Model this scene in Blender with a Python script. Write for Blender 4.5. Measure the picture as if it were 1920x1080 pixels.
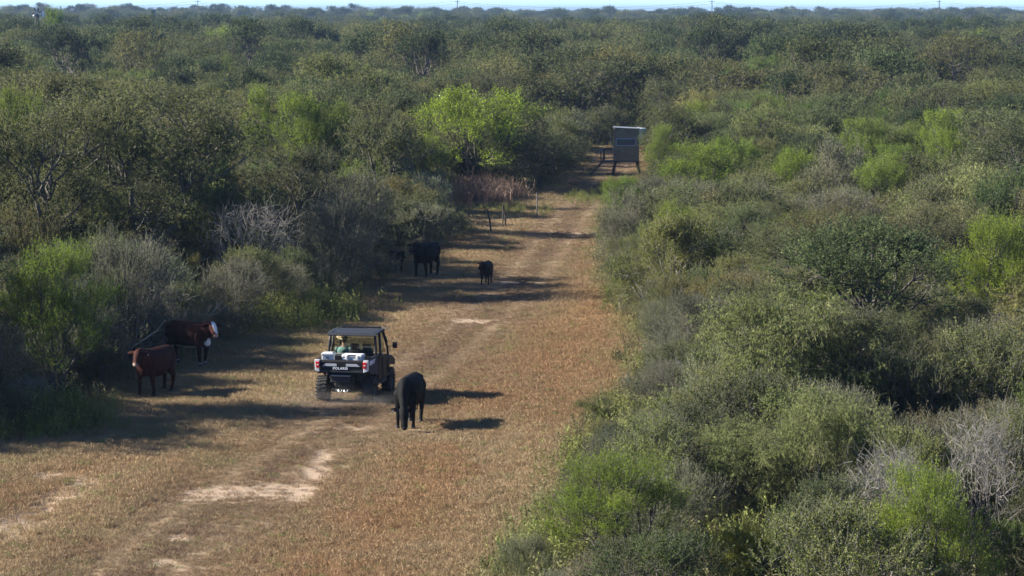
import bpy, bmesh, math, random
import numpy as np
from mathutils import Vector, Matrix, noise as mnoise
R = math.radians
scene = bpy.context.scene
for o in list(bpy.data.objects): bpy.data.objects.remove(o)
C = scene.collection

# ------------------------------------------------------------------ camera
FPX = 5200.0            # focal length in pixels of a 1920 wide frame
CAM_H = 10.6
PITCH = math.atan(518.0/FPX)
cam_d = bpy.data.cameras.new('camera'); cam = bpy.data.objects.new('camera', cam_d); C.objects.link(cam)
cam.location = (0, 0, CAM_H); cam.rotation_euler = (math.pi/2 - PITCH, 0, 0)
cam_d.sensor_width = 36.0; cam_d.lens = 36.0*FPX/1920.0
cam_d.clip_start = 0.5; cam_d.clip_end = 20000
scene.camera = cam
# ------------------------------------------------------------------ sky, sun, exposure
SUN_EL = R(28); SUN_AZ = R(-86)      # azimuth clockwise from +Y: the sun stands left, a little beyond the scene
world = bpy.data.worlds.new('World'); scene.world = world; world.use_nodes = True
wn = world.node_tree; wn.nodes.clear()
sky = wn.nodes.new('ShaderNodeTexSky'); sky.sky_type = 'NISHITA'; sky.sun_disc = False
sky.sun_elevation = SUN_EL; sky.sun_rotation = SUN_AZ; sky.altitude = 50
sky.air_density = 0.48; sky.dust_density = 0.0; sky.ozone_density = 5.0
bg = wn.nodes.new('ShaderNodeBackground'); bg.inputs['Strength'].default_value = 0.08
wo = wn.nodes.new('ShaderNodeOutputWorld')
wn.links.new(sky.outputs[0], bg.inputs[0]); wn.links.new(bg.outputs[0], wo.inputs[0])
sd = bpy.data.lights.new('sun', 'SUN'); sd.energy = 5.0; sd.angle = R(0.53); sd.color = (1.0, 0.945, 0.84)
sun = bpy.data.objects.new('sun', sd); C.objects.link(sun)
sdir = Vector((math.sin(SUN_AZ)*math.cos(SUN_EL), math.cos(SUN_AZ)*math.cos(SUN_EL), math.sin(SUN_EL)))
sun.rotation_euler = sdir.to_track_quat('Z', 'Y').to_euler(); sun.location = (-60, 40, 60)
scene.view_settings.view_transform = 'Standard'; scene.view_settings.look = 'None'
scene.view_settings.exposure = 1.85; scene.view_settings.gamma = 1.0
scene.view_settings.use_curve_mapping = False
cy = scene.cycles
cy.max_bounces = 6; cy.diffuse_bounces = 3; cy.glossy_bounces = 2; cy.transmission_bounces = 3
cy.transparent_max_bounces = 8; cy.volume_bounces = 1; cy.caustics_reflective = False; cy.caustics_refractive = False
cy.use_denoising = True; cy.use_adaptive_sampling = True; cy.adaptive_threshold = 0.015
scene.render.film_transparent = False

# ------------------------------------------------------------------ pixel <-> place helpers (1920 x 1080 photograph pixels)
def ang(v): return PITCH + math.atan((v-540.0)/FPX)
def gdist(v): return CAM_H/math.tan(ang(v))
def at(u, v):
    """ground point (z = 0) seen at photograph pixel u, v"""
    cz = math.cos(PITCH); sz = math.sin(PITCH)
    a = (u-960.0)/FPX; b = -(v-540.0)/FPX
    dx, dy, dz = a, cz + b*sz, -sz + b*cz
    t = -CAM_H/dz
    return Vector((a*t, dy*t, 0.0))
def proj(x, y, z):
    cz = math.cos(PITCH); sz = math.sin(PITCH)
    zz = z-CAM_H; f = y*cz - zz*sz; up = y*sz + zz*cz
    return 960 + FPX*x/f, 540 - FPX*up/f
def topz(v, d): return CAM_H - d*math.tan(ang(v))

# ------------------------------------------------------------------ numpy noise
_rs = np.random.RandomState(11); _TAB = _rs.rand(256, 256)
def vnoise(x, y):
    x = np.asarray(x, float); y = np.asarray(y, float)
    xi = np.floor(x).astype(int); yi = np.floor(y).astype(int); fx = x-xi; fy = y-yi
    fx = fx*fx*(3-2*fx); fy = fy*fy*(3-2*fy)
    g = lambda a, b: _TAB[a & 255, b & 255]
    return (g(xi, yi)*(1-fx)+g(xi+1, yi)*fx)*(1-fy) + (g(xi, yi+1)*(1-fx)+g(xi+1, yi+1)*fx)*fy
def fbm(x, y, s, o=4):
    t = 0; a = 1; n = 0
    for k in range(o):
        t = t + a*vnoise(x/s+17.3*k, y/s+5.1*k); n += a; a *= .55; s *= .5
    return t/n
def sstep(a, b, x): 
    t = np.clip((x-a)/(b-a), 0, 1); return t*t*(3-2*t)

# ------------------------------------------------------------------ tagging
def tag(o, label=None, cat=None, group=None, kind=None):
    if label: o['label'] = label
    if cat: o['category'] = cat
    if group: o['group'] = group
    if kind: o['kind'] = kind
    return o
def empty(name, loc=(0, 0, 0), rz=0, parent=None):
    o = bpy.data.objects.new(name, None); C.objects.link(o); o.location = loc; o.rotation_euler = (0, 0, rz)
    o.empty_display_size = .2
    if parent: o.parent = parent
    return o
def link(name, me, mat=None, parent=None):
    o = bpy.data.objects.new(name, me); C.objects.link(o)
    if mat is not None and len(me.materials) == 0: me.materials.append(mat)
    if parent: o.parent = parent
    return o

# ------------------------------------------------------------------ materials
def new_mat(name):
    m = bpy.data.materials.new(name); m.use_nodes = True; nt = m.node_tree; nt.nodes.clear()
    out = nt.nodes.new('ShaderNodeOutputMaterial'); return m, nt, out
def N(nt, t, **kw):
    n = nt.nodes.new(t)
    for k, v in kw.items():
        if hasattr(n, k): setattr(n, k, v)
        else: n.inputs[k].default_value = v
    return n
def mixc(nt, fac, a, b, mode='MIX'):
    n = nt.nodes.new('ShaderNodeMix'); n.data_type = 'RGBA'; n.blend_type = mode
    for sock, v in ((n.inputs[0], fac), (n.inputs[6], a), (n.inputs[7], b)):
        if hasattr(v, 'is_output'): nt.links.new(v, sock)
        else: sock.default_value = v if not isinstance(v, tuple) else (*v[:3], 1)
    return n.outputs[2]
def plain(name, col, rough=.5, metal=0.0, var=.12, scale=9.0, bump=0.0, spec=.4, dirt=None, dirtamt=.0):
    """painted, plastic or metal surface with mottling, some dust and fine relief"""
    m, nt, out = new_mat(name)
    p = N(nt, 'ShaderNodeBsdfPrincipled', Roughness=rough, Metallic=metal); p.inputs['Specular IOR Level'].default_value = spec
    tc = N(nt, 'ShaderNodeTexCoord'); n1 = N(nt, 'ShaderNodeTexNoise', Scale=scale, Detail=5.0)
    nt.links.new(tc.outputs['Object'], n1.inputs['Vector'])
    a = tuple(max(0, c*(1-var)) for c in col); b = tuple(min(1, c*(1+var)) for c in col)
    c = mixc(nt, n1.outputs[0], a, b)
    if dirt:
        n2 = N(nt, 'ShaderNodeTexNoise', Scale=scale*.6, Detail=6.0); nt.links.new(tc.outputs['Object'], n2.inputs['Vector'])
        mr = N(nt, 'ShaderNodeMapRange'); nt.links.new(n2.outputs[0], mr.inputs[0])
        mr.inputs[1].default_value = .35; mr.inputs[2].default_value = .75; mr.inputs[4].default_value = dirtamt
        c = mixc(nt, mr.outputs[0], c, dirt)
    nt.links.new(c, p.inputs['Base Color'])
    if bump:
        bp = N(nt, 'ShaderNodeBump', Strength=bump, Distance=.01); nt.links.new(n1.outputs[0], bp.inputs['Height']); nt.links.new(bp.outputs[0], p.inputs['Normal'])
    nt.links.new(p.outputs[0], out.inputs[0]); return m
def leaf_mat(name, dark, mid, light, trans=.30, rough=.7, spec=.12):
    """foliage: per-leaf tone from the 'lv' attribute, per-plant tone from object colour and object random"""
    m, nt, out = new_mat(name)
    at_ = N(nt, 'ShaderNodeAttribute', attribute_name='lv')
    cr = N(nt, 'ShaderNodeValToRGB'); e = cr.color_ramp.elements
    e[0].position = 0; e[0].color = (*dark, 1); e[1].position = 1; e[1].color = (*light, 1)
    x = e.new(.5); x.color = (*mid, 1)
    nt.links.new(at_.outputs['Fac'], cr.inputs[0])
    oi = N(nt, 'ShaderNodeObjectInfo')
    c = mixc(nt, 1.0, cr.outputs[0], oi.outputs['Color'], 'MULTIPLY')
    hs = N(nt, 'ShaderNodeHueSaturation'); nt.links.new(c, hs.inputs['Color'])
    mr = N(nt, 'ShaderNodeMapRange'); nt.links.new(oi.outputs['Random'], mr.inputs[0]); mr.inputs[3].default_value = .78; mr.inputs[4].default_value = 1.22
    nt.links.new(mr.outputs[0], hs.inputs['Value'])
    p = N(nt, 'ShaderNodeBsdfPrincipled', Roughness=rough); p.inputs['Specular IOR Level'].default_value = spec
    t = N(nt, 'ShaderNodeBsdfTranslucent'); mx = N(nt, 'ShaderNodeMixShader'); mx.inputs[0].default_value = trans+.06
    nt.links.new(hs.outputs[0], p.inputs['Base Color']); nt.links.new(hs.outputs[0], t.inputs['Color'])
    nt.links.new(p.outputs[0], mx.inputs[1]); nt.links.new(t.outputs[0], mx.inputs[2]); nt.links.new(mx.outputs[0], out.inputs[0])
    return m
def attr_mat(name, attr, rough=.8, atype='GEOMETRY', trans=.0, noise_scale=0, var=.15, spec=.2, bump=0):
    """colour from a stored attribute (coat, soil, blades) with fine noise"""
    m, nt, out = new_mat(name)
    a = N(nt, 'ShaderNodeAttribute', attribute_name=attr, attribute_type=atype); c = a.outputs['Color']
    p = N(nt, 'ShaderNodeBsdfPrincipled', Roughness=rough); p.inputs['Specular IOR Level'].default_value = spec
    if noise_scale:
        g = N(nt, 'ShaderNodeTexCoord'); n1 = N(nt, 'ShaderNodeTexNoise', Scale=noise_scale, Detail=6.0, Roughness=.65); nt.links.new(g.outputs['Object'], n1.inputs['Vector'])
        mr = N(nt, 'ShaderNodeMapRange'); nt.links.new(n1.outputs[0], mr.inputs[0]); mr.inputs[1].default_value = .25; mr.inputs[2].default_value = .75
        mr.inputs[3].default_value = 1-var; mr.inputs[4].default_value = 1+var
        hs = N(nt, 'ShaderNodeHueSaturation'); nt.links.new(c, hs.inputs['Color']); nt.links.new(mr.outputs[0], hs.inputs['Value']); c = hs.outputs[0]
        if bump:
            bp = N(nt, 'ShaderNodeBump', Strength=bump, Distance=.03); nt.links.new(n1.outputs[0], bp.inputs['Height']); nt.links.new(bp.outputs[0], p.inputs['Normal'])
    nt.links.new(c, p.inputs['Base Color'])
    if trans:
        if atype == 'INSTANCER':
            b = N(nt, 'ShaderNodeAttribute', attribute_name='lv')
            mr2 = N(nt, 'ShaderNodeMapRange'); nt.links.new(b.outputs['Fac'], mr2.inputs[0]); mr2.inputs[3].default_value = .90; mr2.inputs[4].default_value = 1.10
            hs2 = N(nt, 'ShaderNodeHueSaturation'); nt.links.new(c, hs2.inputs['Color']); nt.links.new(mr2.outputs[0], hs2.inputs['Value']); c = hs2.outputs[0]
            nt.links.new(c, p.inputs['Base Color'])
        t = N(nt, 'ShaderNodeBsdfTranslucent'); nt.links.new(c, t.inputs[0]); mx = N(nt, 'ShaderNodeMixShader'); mx.inputs[0].default_value = trans
        nt.links.new(p.outputs[0], mx.inputs[1]); nt.links.new(t.outputs[0], mx.inputs[2]); nt.links.new(mx.outputs[0], out.inputs[0])
    else: nt.links.new(p.outputs[0], out.inputs[0])
    return m

# ------------------------------------------------------------------ mesh from arrays (all quads)
def quad_mesh(name, V, F, attrs=None, smooth=False):
    V = np.ascontiguousarray(V, np.float32); F = np.ascontiguousarray(F, np.int32)
    me = bpy.data.meshes.new(name); n = len(F)
    me.vertices.add(len(V)); me.vertices.foreach_set('co', V.ravel())
    me.loops.add(n*4); me.loops.foreach_set('vertex_index', F.ravel())
    me.polygons.add(n); me.polygons.foreach_set('loop_start', np.arange(0, n*4, 4, dtype=np.int32))
    if smooth: me.polygons.foreach_set('use_smooth', np.ones(n, bool))
    me.update(calc_edges=True)
    for k, (arr, dom, typ) in (attrs or {}).items():
        a = me.attributes.new(k, typ, dom)
        if typ == 'FLOAT': a.data.foreach_set('value', np.ascontiguousarray(arr, np.float32).ravel())
        else: a.data.foreach_set('color', np.ascontiguousarray(arr, np.float32).ravel())
    return me
def unit(a): return a/np.maximum(np.linalg.norm(a, axis=-1, keepdims=True), 1e-9)
def prisms(P0, P1, r0, r1, k=4):
    """k-sided tapered tubes for arrays of segments"""
    P0 = np.asarray(P0, float); P1 = np.asarray(P1, float); n = len(P0)
    d = unit(P1-P0); ref = np.where(np.abs(d[:, 2:3]) > .9, np.array([[1., 0, 0]]), np.array([[0, 0, 1.]]))
    a = unit(np.cross(d, ref)); b = np.cross(d, a)
    th = np.arange(k)*2*np.pi/k
    ring = a[:, None, :]*np.cos(th)[None, :, None] + b[:, None, :]*np.sin(th)[None, :, None]
    V = np.concatenate([P0[:, None]+ring*np.asarray(r0).reshape(-1, 1, 1), P1[:, None]+ring*np.asarray(r1).reshape(-1, 1, 1)], 1)
    j = np.arange(k); q = np.stack([j, (j+1) % k, k+(j+1) % k, k+j], 1)
    F = (np.arange(n)*2*k)[:, None, None] + q[None]
    return V.reshape(-1, 3), F.reshape(-1, 4)
def leaves(P, D, L, W, rng):
    """rhombic leaves at P pointing along D"""
    n = len(P); s = unit(np.cross(D, rng.normal(size=(n, 3))))
    L = np.asarray(L).reshape(-1, 1); W = np.asarray(W).reshape(-1, 1)
    V = np.stack([P, P+D*L*.45+s*W*.5, P+D*L, P+D*L*.45-s*W*.5], 1)
    return V.reshape(-1, 3), np.arange(n*4).reshape(n, 4)

# ------------------------------------------------------------------ plants
SPEC = dict(
    # H, R crown size; lobed dome from zlo (fraction of H); clumps, twigs per clump, leaves per twig
    mesquite=dict(lobes=13, skirt=.34, H=5.0, R=2.7, zlo=.21, thick=.55, ncl=135, tw=15, ln=12, L=.100, W=.036, out=.6, up=.0, droop=.55, rc=.40, tl=(.3, .65), stems=3, flat=.75, r0=.11),
    huisache=dict(H=4.2, R=2.2, zlo=.28, thick=.75, ncl=105, tw=17, ln=14, L=.085, W=.024, out=.7, up=.75, droop=.0, rc=.34, tl=(.35, .8), stems=6, flat=.8, r0=.07),
    thornbrush=dict(lobes=10, skirt=.34, H=3.2, R=1.9, zlo=.02, thick=.95, ncl=110, tw=15, ln=11, L=.062, W=.044, out=.8, up=.25, droop=.05, rc=.34, tl=(.25, .5), stems=8, flat=.8, r0=.045),
    greybrush=dict(lobes=9, skirt=.34, H=2.8, R=1.8, zlo=.02, thick=.95, ncl=105, tw=17, ln=10, L=.054, W=.038, out=.8, up=.3, droop=.0, rc=.34, tl=(.3, .65), stems=9, flat=.8, r0=.04),
    willowy=dict(lobes=11, skirt=.3, H=4.6, R=2.7, zlo=.12, thick=.8, ncl=130, tw=17, ln=14, L=.13, W=.030, out=.35, up=-.25, droop=.9, rc=.42, tl=(.4, .85), stems=4, flat=.75, r0=.09),
    oak=dict(lobes=13, skirt=.2, H=5.6, R=2.6, zlo=.24, thick=.7, ncl=130, tw=15, ln=13, L=.075, W=.048, out=.8, up=.2, droop=.0, rc=.42, tl=(.25, .5), stems=2, flat=.9, r0=.15),
    bare=dict(lobes=10, skirt=.3, H=3.4, R=2.0, zlo=.05, thick=.9, ncl=85, tw=8, ln=0, L=.05, W=.02, out=.55, up=.12, droop=.1, rc=.36, tl=(.35, .8), stems=7, flat=.85, r0=.05),
)
LOD = {0: 1.0, 1: 1.45, 2: 2.05}
def tree_meshes(kind, seed, lod):
    S = SPEC[kind]; rng = np.random.RandomState(seed*7+hash_kind(kind)); s = LOD[lod]
    H, Rr = S['H'], S['R']; n = S['ncl']
    if lod >= 2: n = int(n*.8)
    # crown = a dozen billows on a dome; leaf clumps sit on each billow's sunny shell, gaps stay open between them
    nl_ = S.get('lobes', 12); k_ = np.arange(nl_); lr = np.sqrt((k_+.6)/nl_)*.74*(1+.14*rng.normal(size=nl_)); la_ = k_*2.39996+rng.uniform(0, 6.28)+rng.normal(size=nl_)*.3
    lz = H*(S['zlo'] + (1-S['zlo'])*np.sqrt(np.maximum(.05, 1-np.minimum(lr, .97)**2))**S['flat']*(1+.16*rng.normal(size=nl_)).clip(.7, 1.12))
    lrad = Rr*rng.uniform(.27, .47, nl_); wgt = lrad**2; li = rng.choice(nl_, n, p=wgt/wgt.sum())
    sd = unit(rng.normal(size=(n, 3))); sd[:, 2] = np.where(sd[:, 2] < -.25, -sd[:, 2], sd[:, 2]); sh = rng.uniform(.72, 1.05, n)*np.where(rng.rand(n) < .14, .5, 1)
    fz = .85 if S['zlo'] > .2 else 1.0
    px = lr[li]*np.cos(la_[li])*Rr + sd[:, 0]*lrad[li]*sh; py = lr[li]*np.sin(la_[li])*Rr + sd[:, 1]*lrad[li]*sh
    z = lz[li] - lrad[li]*.8*fz + sd[:, 2]*lrad[li]*sh*fz
    low = rng.rand(n) < S.get('skirt', .16); z = np.where(low, H*S['zlo']+(z-H*S['zlo'])*rng.uniform(.1, .8, n), z)
    z = np.clip(z, .12 if S['zlo'] < .2 else H*S['zlo']*.8, H*.99)
    if kind == 'huisache':
        f = .5+.5*np.clip(z/H, 0, 1); px = px*f; py = py*f
    Cc = np.stack([px, py, z], 1)
    cen = np.array([0, 0, H*(.35 if S['zlo'] > .2 else .2)])
    # branches: stems -> groups -> clumps
    st = S['stems']; seedpts = Cc[rng.choice(n, st, False)].copy()
    for _ in range(6):
        g = np.argmin(((Cc[:, None]-seedpts[None])**2).sum(2), 1)
        for k in range(st):
            if (g == k).any(): seedpts[k] = Cc[g == k].mean(0)
    segs = []
    def limb(p, q, r0, r1, m=4, wob=.10):
        p = np.asarray(p); q = np.asarray(q); L = np.linalg.norm(q-p); pts = [p]
        for i in range(1, m):
            t = i/m; c = p*(1-t)+q*t; c = c + rng.normal(size=3)*L*(wob if kind != 'bare' else .2)*math.sin(t*math.pi); c[2] += -L*.10*math.sin(t*math.pi) if S['droop'] < .3 else L*.08*math.sin(t*math.pi); pts.append(c)
        pts.append(q)
        for i in range(m):
            ra = r0+(r1-r0)*i/m; rb = r0+(r1-r0)*(i+1)/m; segs.append((pts[i], pts[i+1], ra, rb))
    tall = S['zlo'] > .2
    fork = np.array([rng.normal()*.15, rng.normal()*.15, H*.16 if tall else .05])
    base = np.array([0., 0., -.25])
    if tall and st <= 4: segs.append((base, fork, S['r0']*1.5, S['r0']*1.2))
    for k in range(st):
        if not (g == k).any(): continue
        c = seedpts[k]
        b0 = fork if (tall and st <= 4) else np.array([rng.normal()*.13, rng.normal()*.13, -.15])
        mid = b0 + (c-b0)*.62; mid[2] = b0[2]+(c[2]-b0[2])*.55
        limb(b0, mid, S['r0'], S['r0']*.55)
        idx = np.where(g == k)[0]; sub = max(1, len(idx)//6)
        sp = Cc[rng.choice(idx, sub, False)].copy()
        gg = np.argmin(((Cc[idx][:, None]-sp[None])**2).sum(2), 1)
        for j in range(sub):
            ii = idx[gg == j]
            if not len(ii): continue
            cc = Cc[ii].mean(0); q = mid+(cc-mid)*.7; limb(mid, q, S['r0']*.42, S['r0']*.22, 3)
            for i in ii: limb(q, Cc[i], S['r0']*.2, .006*s**.5, 2)
    P0 = np.array([x[0] for x in segs]); P1 = np.array([x[1] for x in segs]); ra = np.array([x[2] for x in segs]); rb = np.array([x[3] for x in segs])
    V1, F1 = prisms(P0, P1, ra, rb, 5 if lod == 0 else 4 if lod == 1 else 3)
    # twigs
    tw = max(3, int(round(S['tw']/s**(.9)))); nt = n*tw
    ci = np.repeat(np.arange(n), tw)
    if lod >= 2: tw2 = 1.15
    else: tw2 = 1.0
    O = Cc[ci] + rng.normal(size=(nt, 3))*S['rc']*.42*tw2
    D = unit(unit(Cc[ci]-cen)*S['out'] + unit(rng.normal(size=(nt, 3)))*.75 + np.array([0, 0, S['up']]))
    Lt = rng.uniform(*S['tl'], nt)[:, None]*(1 if lod < 2 else 1.1)
    bend = np.array([0, 0, -S['droop']*.5]); M = O + D*Lt*.5; D2 = unit(D+bend+rng.normal(size=(nt, 3))*(.15 if kind != 'bare' else .5)); E = M + D2*Lt*.5
    O[:, 2] = np.maximum(O[:, 2], .03); M[:, 2] = np.maximum(M[:, 2], .03); E[:, 2] = np.maximum(E[:, 2], .03)
    tr = .0042*s**.35 if kind != 'bare' else .0065*s**.6
    kt = 3
    V2, F2 = prisms(np.concatenate([O, M]), np.concatenate([M, E]), np.full(2*nt, tr*1.2), np.full(2*nt, tr*.7), kt)
    wood = quad_mesh(kind+'_trunk', V1, F1); 
    if S['ln'] == 0:
        tws = quad_mesh(kind+'_twigs', V2, F2); return wood, tws
    # twigs travel with the wood mesh
    wood2 = quad_mesh(kind+'_trunk', np.concatenate([V1, V2]), np.concatenate([F1, F2+len(V1)])); bpy.data.meshes.remove(wood)
    ln = max(2, int(round(S['ln']*1.25/s**1.0))); nl = nt*ln
    ti = np.repeat(np.arange(nt), ln); t = np.tile((np.arange(ln)+.6)/ln, nt)[:, None] + rng.uniform(-.04, .04, (nl, 1))
    P = np.where(t < .5, O[ti]+(M[ti]-O[ti])*t*2, M[ti]+(E[ti]-M[ti])*(t-.5)*2) + rng.normal(size=(nl, 3))*.02*s
    Dl = unit(D2[ti]*.5 + unit(rng.normal(size=(nl, 3)))*.8 + np.array([0, 0, -S['droop']*.9 + .15*S['up']]))
    sz = rng.uniform(.7, 1.2, nl)*s*.86
    V3, F3 = leaves(P, Dl, S['L']*sz, S['W']*sz, rng)
    lv = np.clip(.5 + .12*rng.normal(size=nl) + np.repeat(.09*rng.normal(size=nt), ln) + np.repeat(.14*rng.normal(size=n), tw*ln), 0, 1)
    crown = quad_mesh(kind+'_crown', V3, F3, {'lv': (lv, 'FACE', 'FLOAT')})
    return wood2, crown
def hash_kind(k): return sum(ord(c)*(i+3) for i, c in enumerate(k))

LM = dict(
    mesquite=leaf_mat('mesquite_leaf', (.042, .051, .018), (.104, .114, .038), (.18, .184, .072), trans=.38),
    huisache=leaf_mat('huisache_leaf', (.080, .120, .010), (.165, .230, .020), (.27, .34, .045), trans=.42),
    thornbrush=leaf_mat('thornbrush_leaf', (.034, .044, .014), (.094, .110, .032), (.19, .195, .066), trans=.36),
    greybrush=leaf_mat('greybrush_leaf', (.052, .060, .028), (.108, .120, .056), (.20, .205, .11), trans=.28),
    willowy=leaf_mat('willowy_leaf', (.075, .092, .028), (.155, .178, .058), (.25, .26, .10), trans=.40),
    oak=leaf_mat('oak_leaf', (.018, .030, .014), (.050, .072, .028), (.115, .13, .055), trans=.3),
)
bark_dark = plain('bark_dark', (.065, .055, .047), .9, var=.35, scale=14, bump=.4)
bark_grey = plain('bark_grey', (.15, .135, .115), .9, var=.3, scale=12, bump=.4)
bark_pale = plain('bark_pale', (.25, .225, .19), .9, var=.25, scale=10, bump=.3)
bark_dead = plain('bark_dead', (.165, .15, .132), .9, var=.25, scale=10, bump=.3)
bark_brown = plain('bark_brown', (.088, .078, .066), .9, var=.35, scale=14, bump=.4)
BM = dict(mesquite=bark_brown, huisache=bark_dark, thornbrush=bark_grey, greybrush=bark_grey, willowy=bark_dark, oak=bark_dark, bare=bark_dead)
NVAR = dict(mesquite=3, huisache=2, thornbrush=3, greybrush=2, willowy=2, oak=2, bare=2)
_cache = {}
def variant(kind, k, lod):
    k = k % NVAR[kind]
    if (kind, k, lod) not in _cache:
        w, c = tree_meshes(kind, k+1, lod); w.materials.append(BM[kind]); c.materials.append(LM[kind] if kind in LM else BM[kind]); _cache[(kind, k, lod)] = (w, c)
    return _cache[(kind, k, lod)]
PLANTNAME = dict(mesquite='mesquite_tree', huisache='huisache_tree', thornbrush='thorn_shrub', greybrush='grey_shrub', willowy='drooping_tree', oak='oak_tree', bare='bare_shrub')
PLANTCAT = dict(mesquite='tree', huisache='tree', thornbrush='shrub', greybrush='shrub', willowy='tree', oak='tree', bare='shrub')
planted = []     # (x, y, radius)
def plant(kind, x, y, h, rad, k, rz, tint=(1, 1, 1), label=None, group=None, lod=None, z=0.0, name=None):
    d = math.hypot(x, y)
    if lod is None: lod = 0 if d < 112 else 1 if d < 215 else 2
    w, c = variant(kind, k, lod)
    S = SPEC[kind]; t = empty(name or PLANTNAME[kind], (x, y, z), rz)
    sx = rad/S['R']; t.scale = (sx, sx, h/S['H'])
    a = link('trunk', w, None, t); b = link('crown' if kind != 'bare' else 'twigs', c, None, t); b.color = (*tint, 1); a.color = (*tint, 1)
    tag(t, label, PLANTCAT[kind], group)
    planted.append((x, y, rad)); return t

# ------------------------------------------------------------------ terrain
def gz(x, y):
    d = np.hypot(x, y)
    return 2.6*sstep(450, 2000, d) + (fbm(np.asarray(x)+900, np.asarray(y)+300, 520, 3)-.5)*10*sstep(320, 1300, d)
# clearing seen in photograph rows: left and right rim
LV = [275, 305, 325, 350, 372, 400, 440, 460, 490, 520, 550, 600, 650, 690, 730, 760, 800, 840, 900, 1080, 1400]
LU = [1096, 1108, 1060, 1035, 850, 865, 885, 835, 742, 735, 650, 590, 430, 335, 240, 225, 20, -330, -1300, -2000, -2600]
RV = [275, 300, 335, 345, 370, 420, 480, 560, 620, 690, 780, 850, 960, 1080, 1400]
RU = [1210, 1215, 1205, 1130, 1122, 1118, 1122, 1135, 1180, 1195, 1090, 1060, 1000, 930, 760]
def lef(v): return np.interp(v, LV, LU)
def rig(v): return np.interp(v, RV, RU)
def projg(x, y):
    cz = math.cos(PITCH); sz = math.sin(PITCH); f = y*cz + CAM_H*sz; up = y*sz - CAM_H*cz
    f = np.maximum(f, .1); return 960+FPX*x/f, 540-FPX*up/f
def clear_m(x, y):
    """signed metres inside (+) or outside (-) the clearing"""
    u, v = projg(x, y); pm = FPX/np.maximum(y, 1.0)
    m = np.minimum(u-lef(v), rig(v)-u)/pm
    return np.where(v < 275, -(275-v)*.5, m)
path_px = [(-60, 1300), (250, 1080), (480, 900), (640, 800), (790, 690), (900, 600), (985, 520), (1040, 450), (1075, 400), (1150, 330), (1160, 290)]
path_w = [at(*p) for p in path_px]
PY = [p.y for p in path_w]; PX = [p.x for p in path_w]
def path_off(x, y): return x - np.interp(y, PY, PX)
sand_spots = [(435, 922, 1.35, .95), (395, 932, 1.0, .8), (505, 912, .8, .7), (55, 957, .9, 2.4), (10, 985, 1.2, 2.4), (105, 932, .7, 2.2), (150, 908, .55, 1.8), (885, 602, .95, .9), (955, 529, .6, .7), (660, 802, .7, .5), (1010, 441, 1.3, .8), (1090, 437, .7, .6),
              (600, 858, .35, 1.6), (585, 885, .4, 1.5), (565, 925, .4, 1.6), (300, 1055, .4, .6), (330, 1010, .45, .5), (500, 985, .4, .5), (90, 890, .5, .7)]
SW = [(at(a, b), rx, ry) for a, b, rx, ry in sand_spots]
def sand_m(x, y):
    n = .5*fbm(x*.8+.4*y, y*.7-.3*x, 1.3, 5)+.5*fbm(x*.9-.35*y+13, y*.8+.5*x, .45, 4); m = np.zeros_like(x)
    for p, rx, ry in SW:
        q = ((x-p.x)/rx)**2 + ((y-p.y)/ry)**2
        m = np.maximum(m, sstep(.30, 1.0, np.exp(-q*.9)*1.2 + (n-.5)*1.5)*.9)
    off = path_off(x, y); n2 = fbm(x*1.3+40, y*.6, .55, 3); n3 = fbm(x+70, y+20, 5, 2)
    rut = np.maximum(np.exp(-((off+.75)/.32)**2), np.exp(-((off-.75)/.32)**2))
    m = np.maximum(m, rut*sstep(.56, .70, n2)*sstep(.38, .6, n3)*.5)
    spk = sstep(.63, .74, fbm(x*1.1+9, y*.8+3, .7, 3))*sstep(.45, .62, n3)*(np.abs(off) < 3.2)
    return np.clip(np.maximum(m, spk*.4), 0, 1)
cSTRAW = np.array([.268, .195, .110]); cRUST = np.array([.232, .138, .070]); cBROWN = np.array([.158, .105, .066]); cGTAN = np.array([.205, .175, .080])
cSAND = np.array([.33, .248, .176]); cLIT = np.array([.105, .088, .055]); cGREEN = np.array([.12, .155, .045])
def lerp(a, b, t): return a + (b-a)*t[..., None]
def gcol(x, y):
    n1 = fbm(x, y*.6, 6.0, 4); n2 = fbm(x+31, y*.6+7, 2.2, 4); n3 = fbm(x+5, y+50, .8, 3); off = path_off(x, y); cm = clear_m(x, y)
    c = lerp(np.broadcast_to(cSTRAW, x.shape+(3,)), cRUST, sstep(.45, .66, n1)*.6)
    c = lerp(c, cGTAN, sstep(.52, .68, n2)*.75)
    c = lerp(c, cBROWN, np.exp(-(off/2.0)**2)*(.6+.38*sstep(.35, .6, n3)))
    rut = np.maximum(np.exp(-((off+.75)/.30)**2), np.exp(-((off-.75)/.30)**2)); c = lerp(c, np.array([.29, .21, .13]), rut*(.2+.45*sstep(.35, .6, n2)))
    c = lerp(c, cRUST*1.12, np.exp(-((off-3.8)/1.6)**2)*sstep(.3, .5, n2)*.85)
    c = lerp(c, cSTRAW*1.12, np.exp(-((off+3.1)/1.1)**2)*.75)
    c = lerp(c, cGREEN, sstep(.9, -.8, cm)*(.25+.45*sstep(.4, .65, n2)))
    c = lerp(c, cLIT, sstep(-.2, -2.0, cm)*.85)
    return c*(.86+.28*n3)[..., None]
def axis(segs):
    out = [segs[0][0]]
    for a, b, s0, s1 in segs:
        v = a; n = 0
        while v < b-1e-6:
            t = (v-a)/(b-a); v = min(b, v + s0*(s1/s0)**t); out.append(v)
    return np.array(out)
xs_p = axis([(0, 17, .28, .4), (17, 60, .4, 6), (60, 5000, 6, 500)]); xs = np.concatenate([-xs_p[:0:-1], xs_p])
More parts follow.
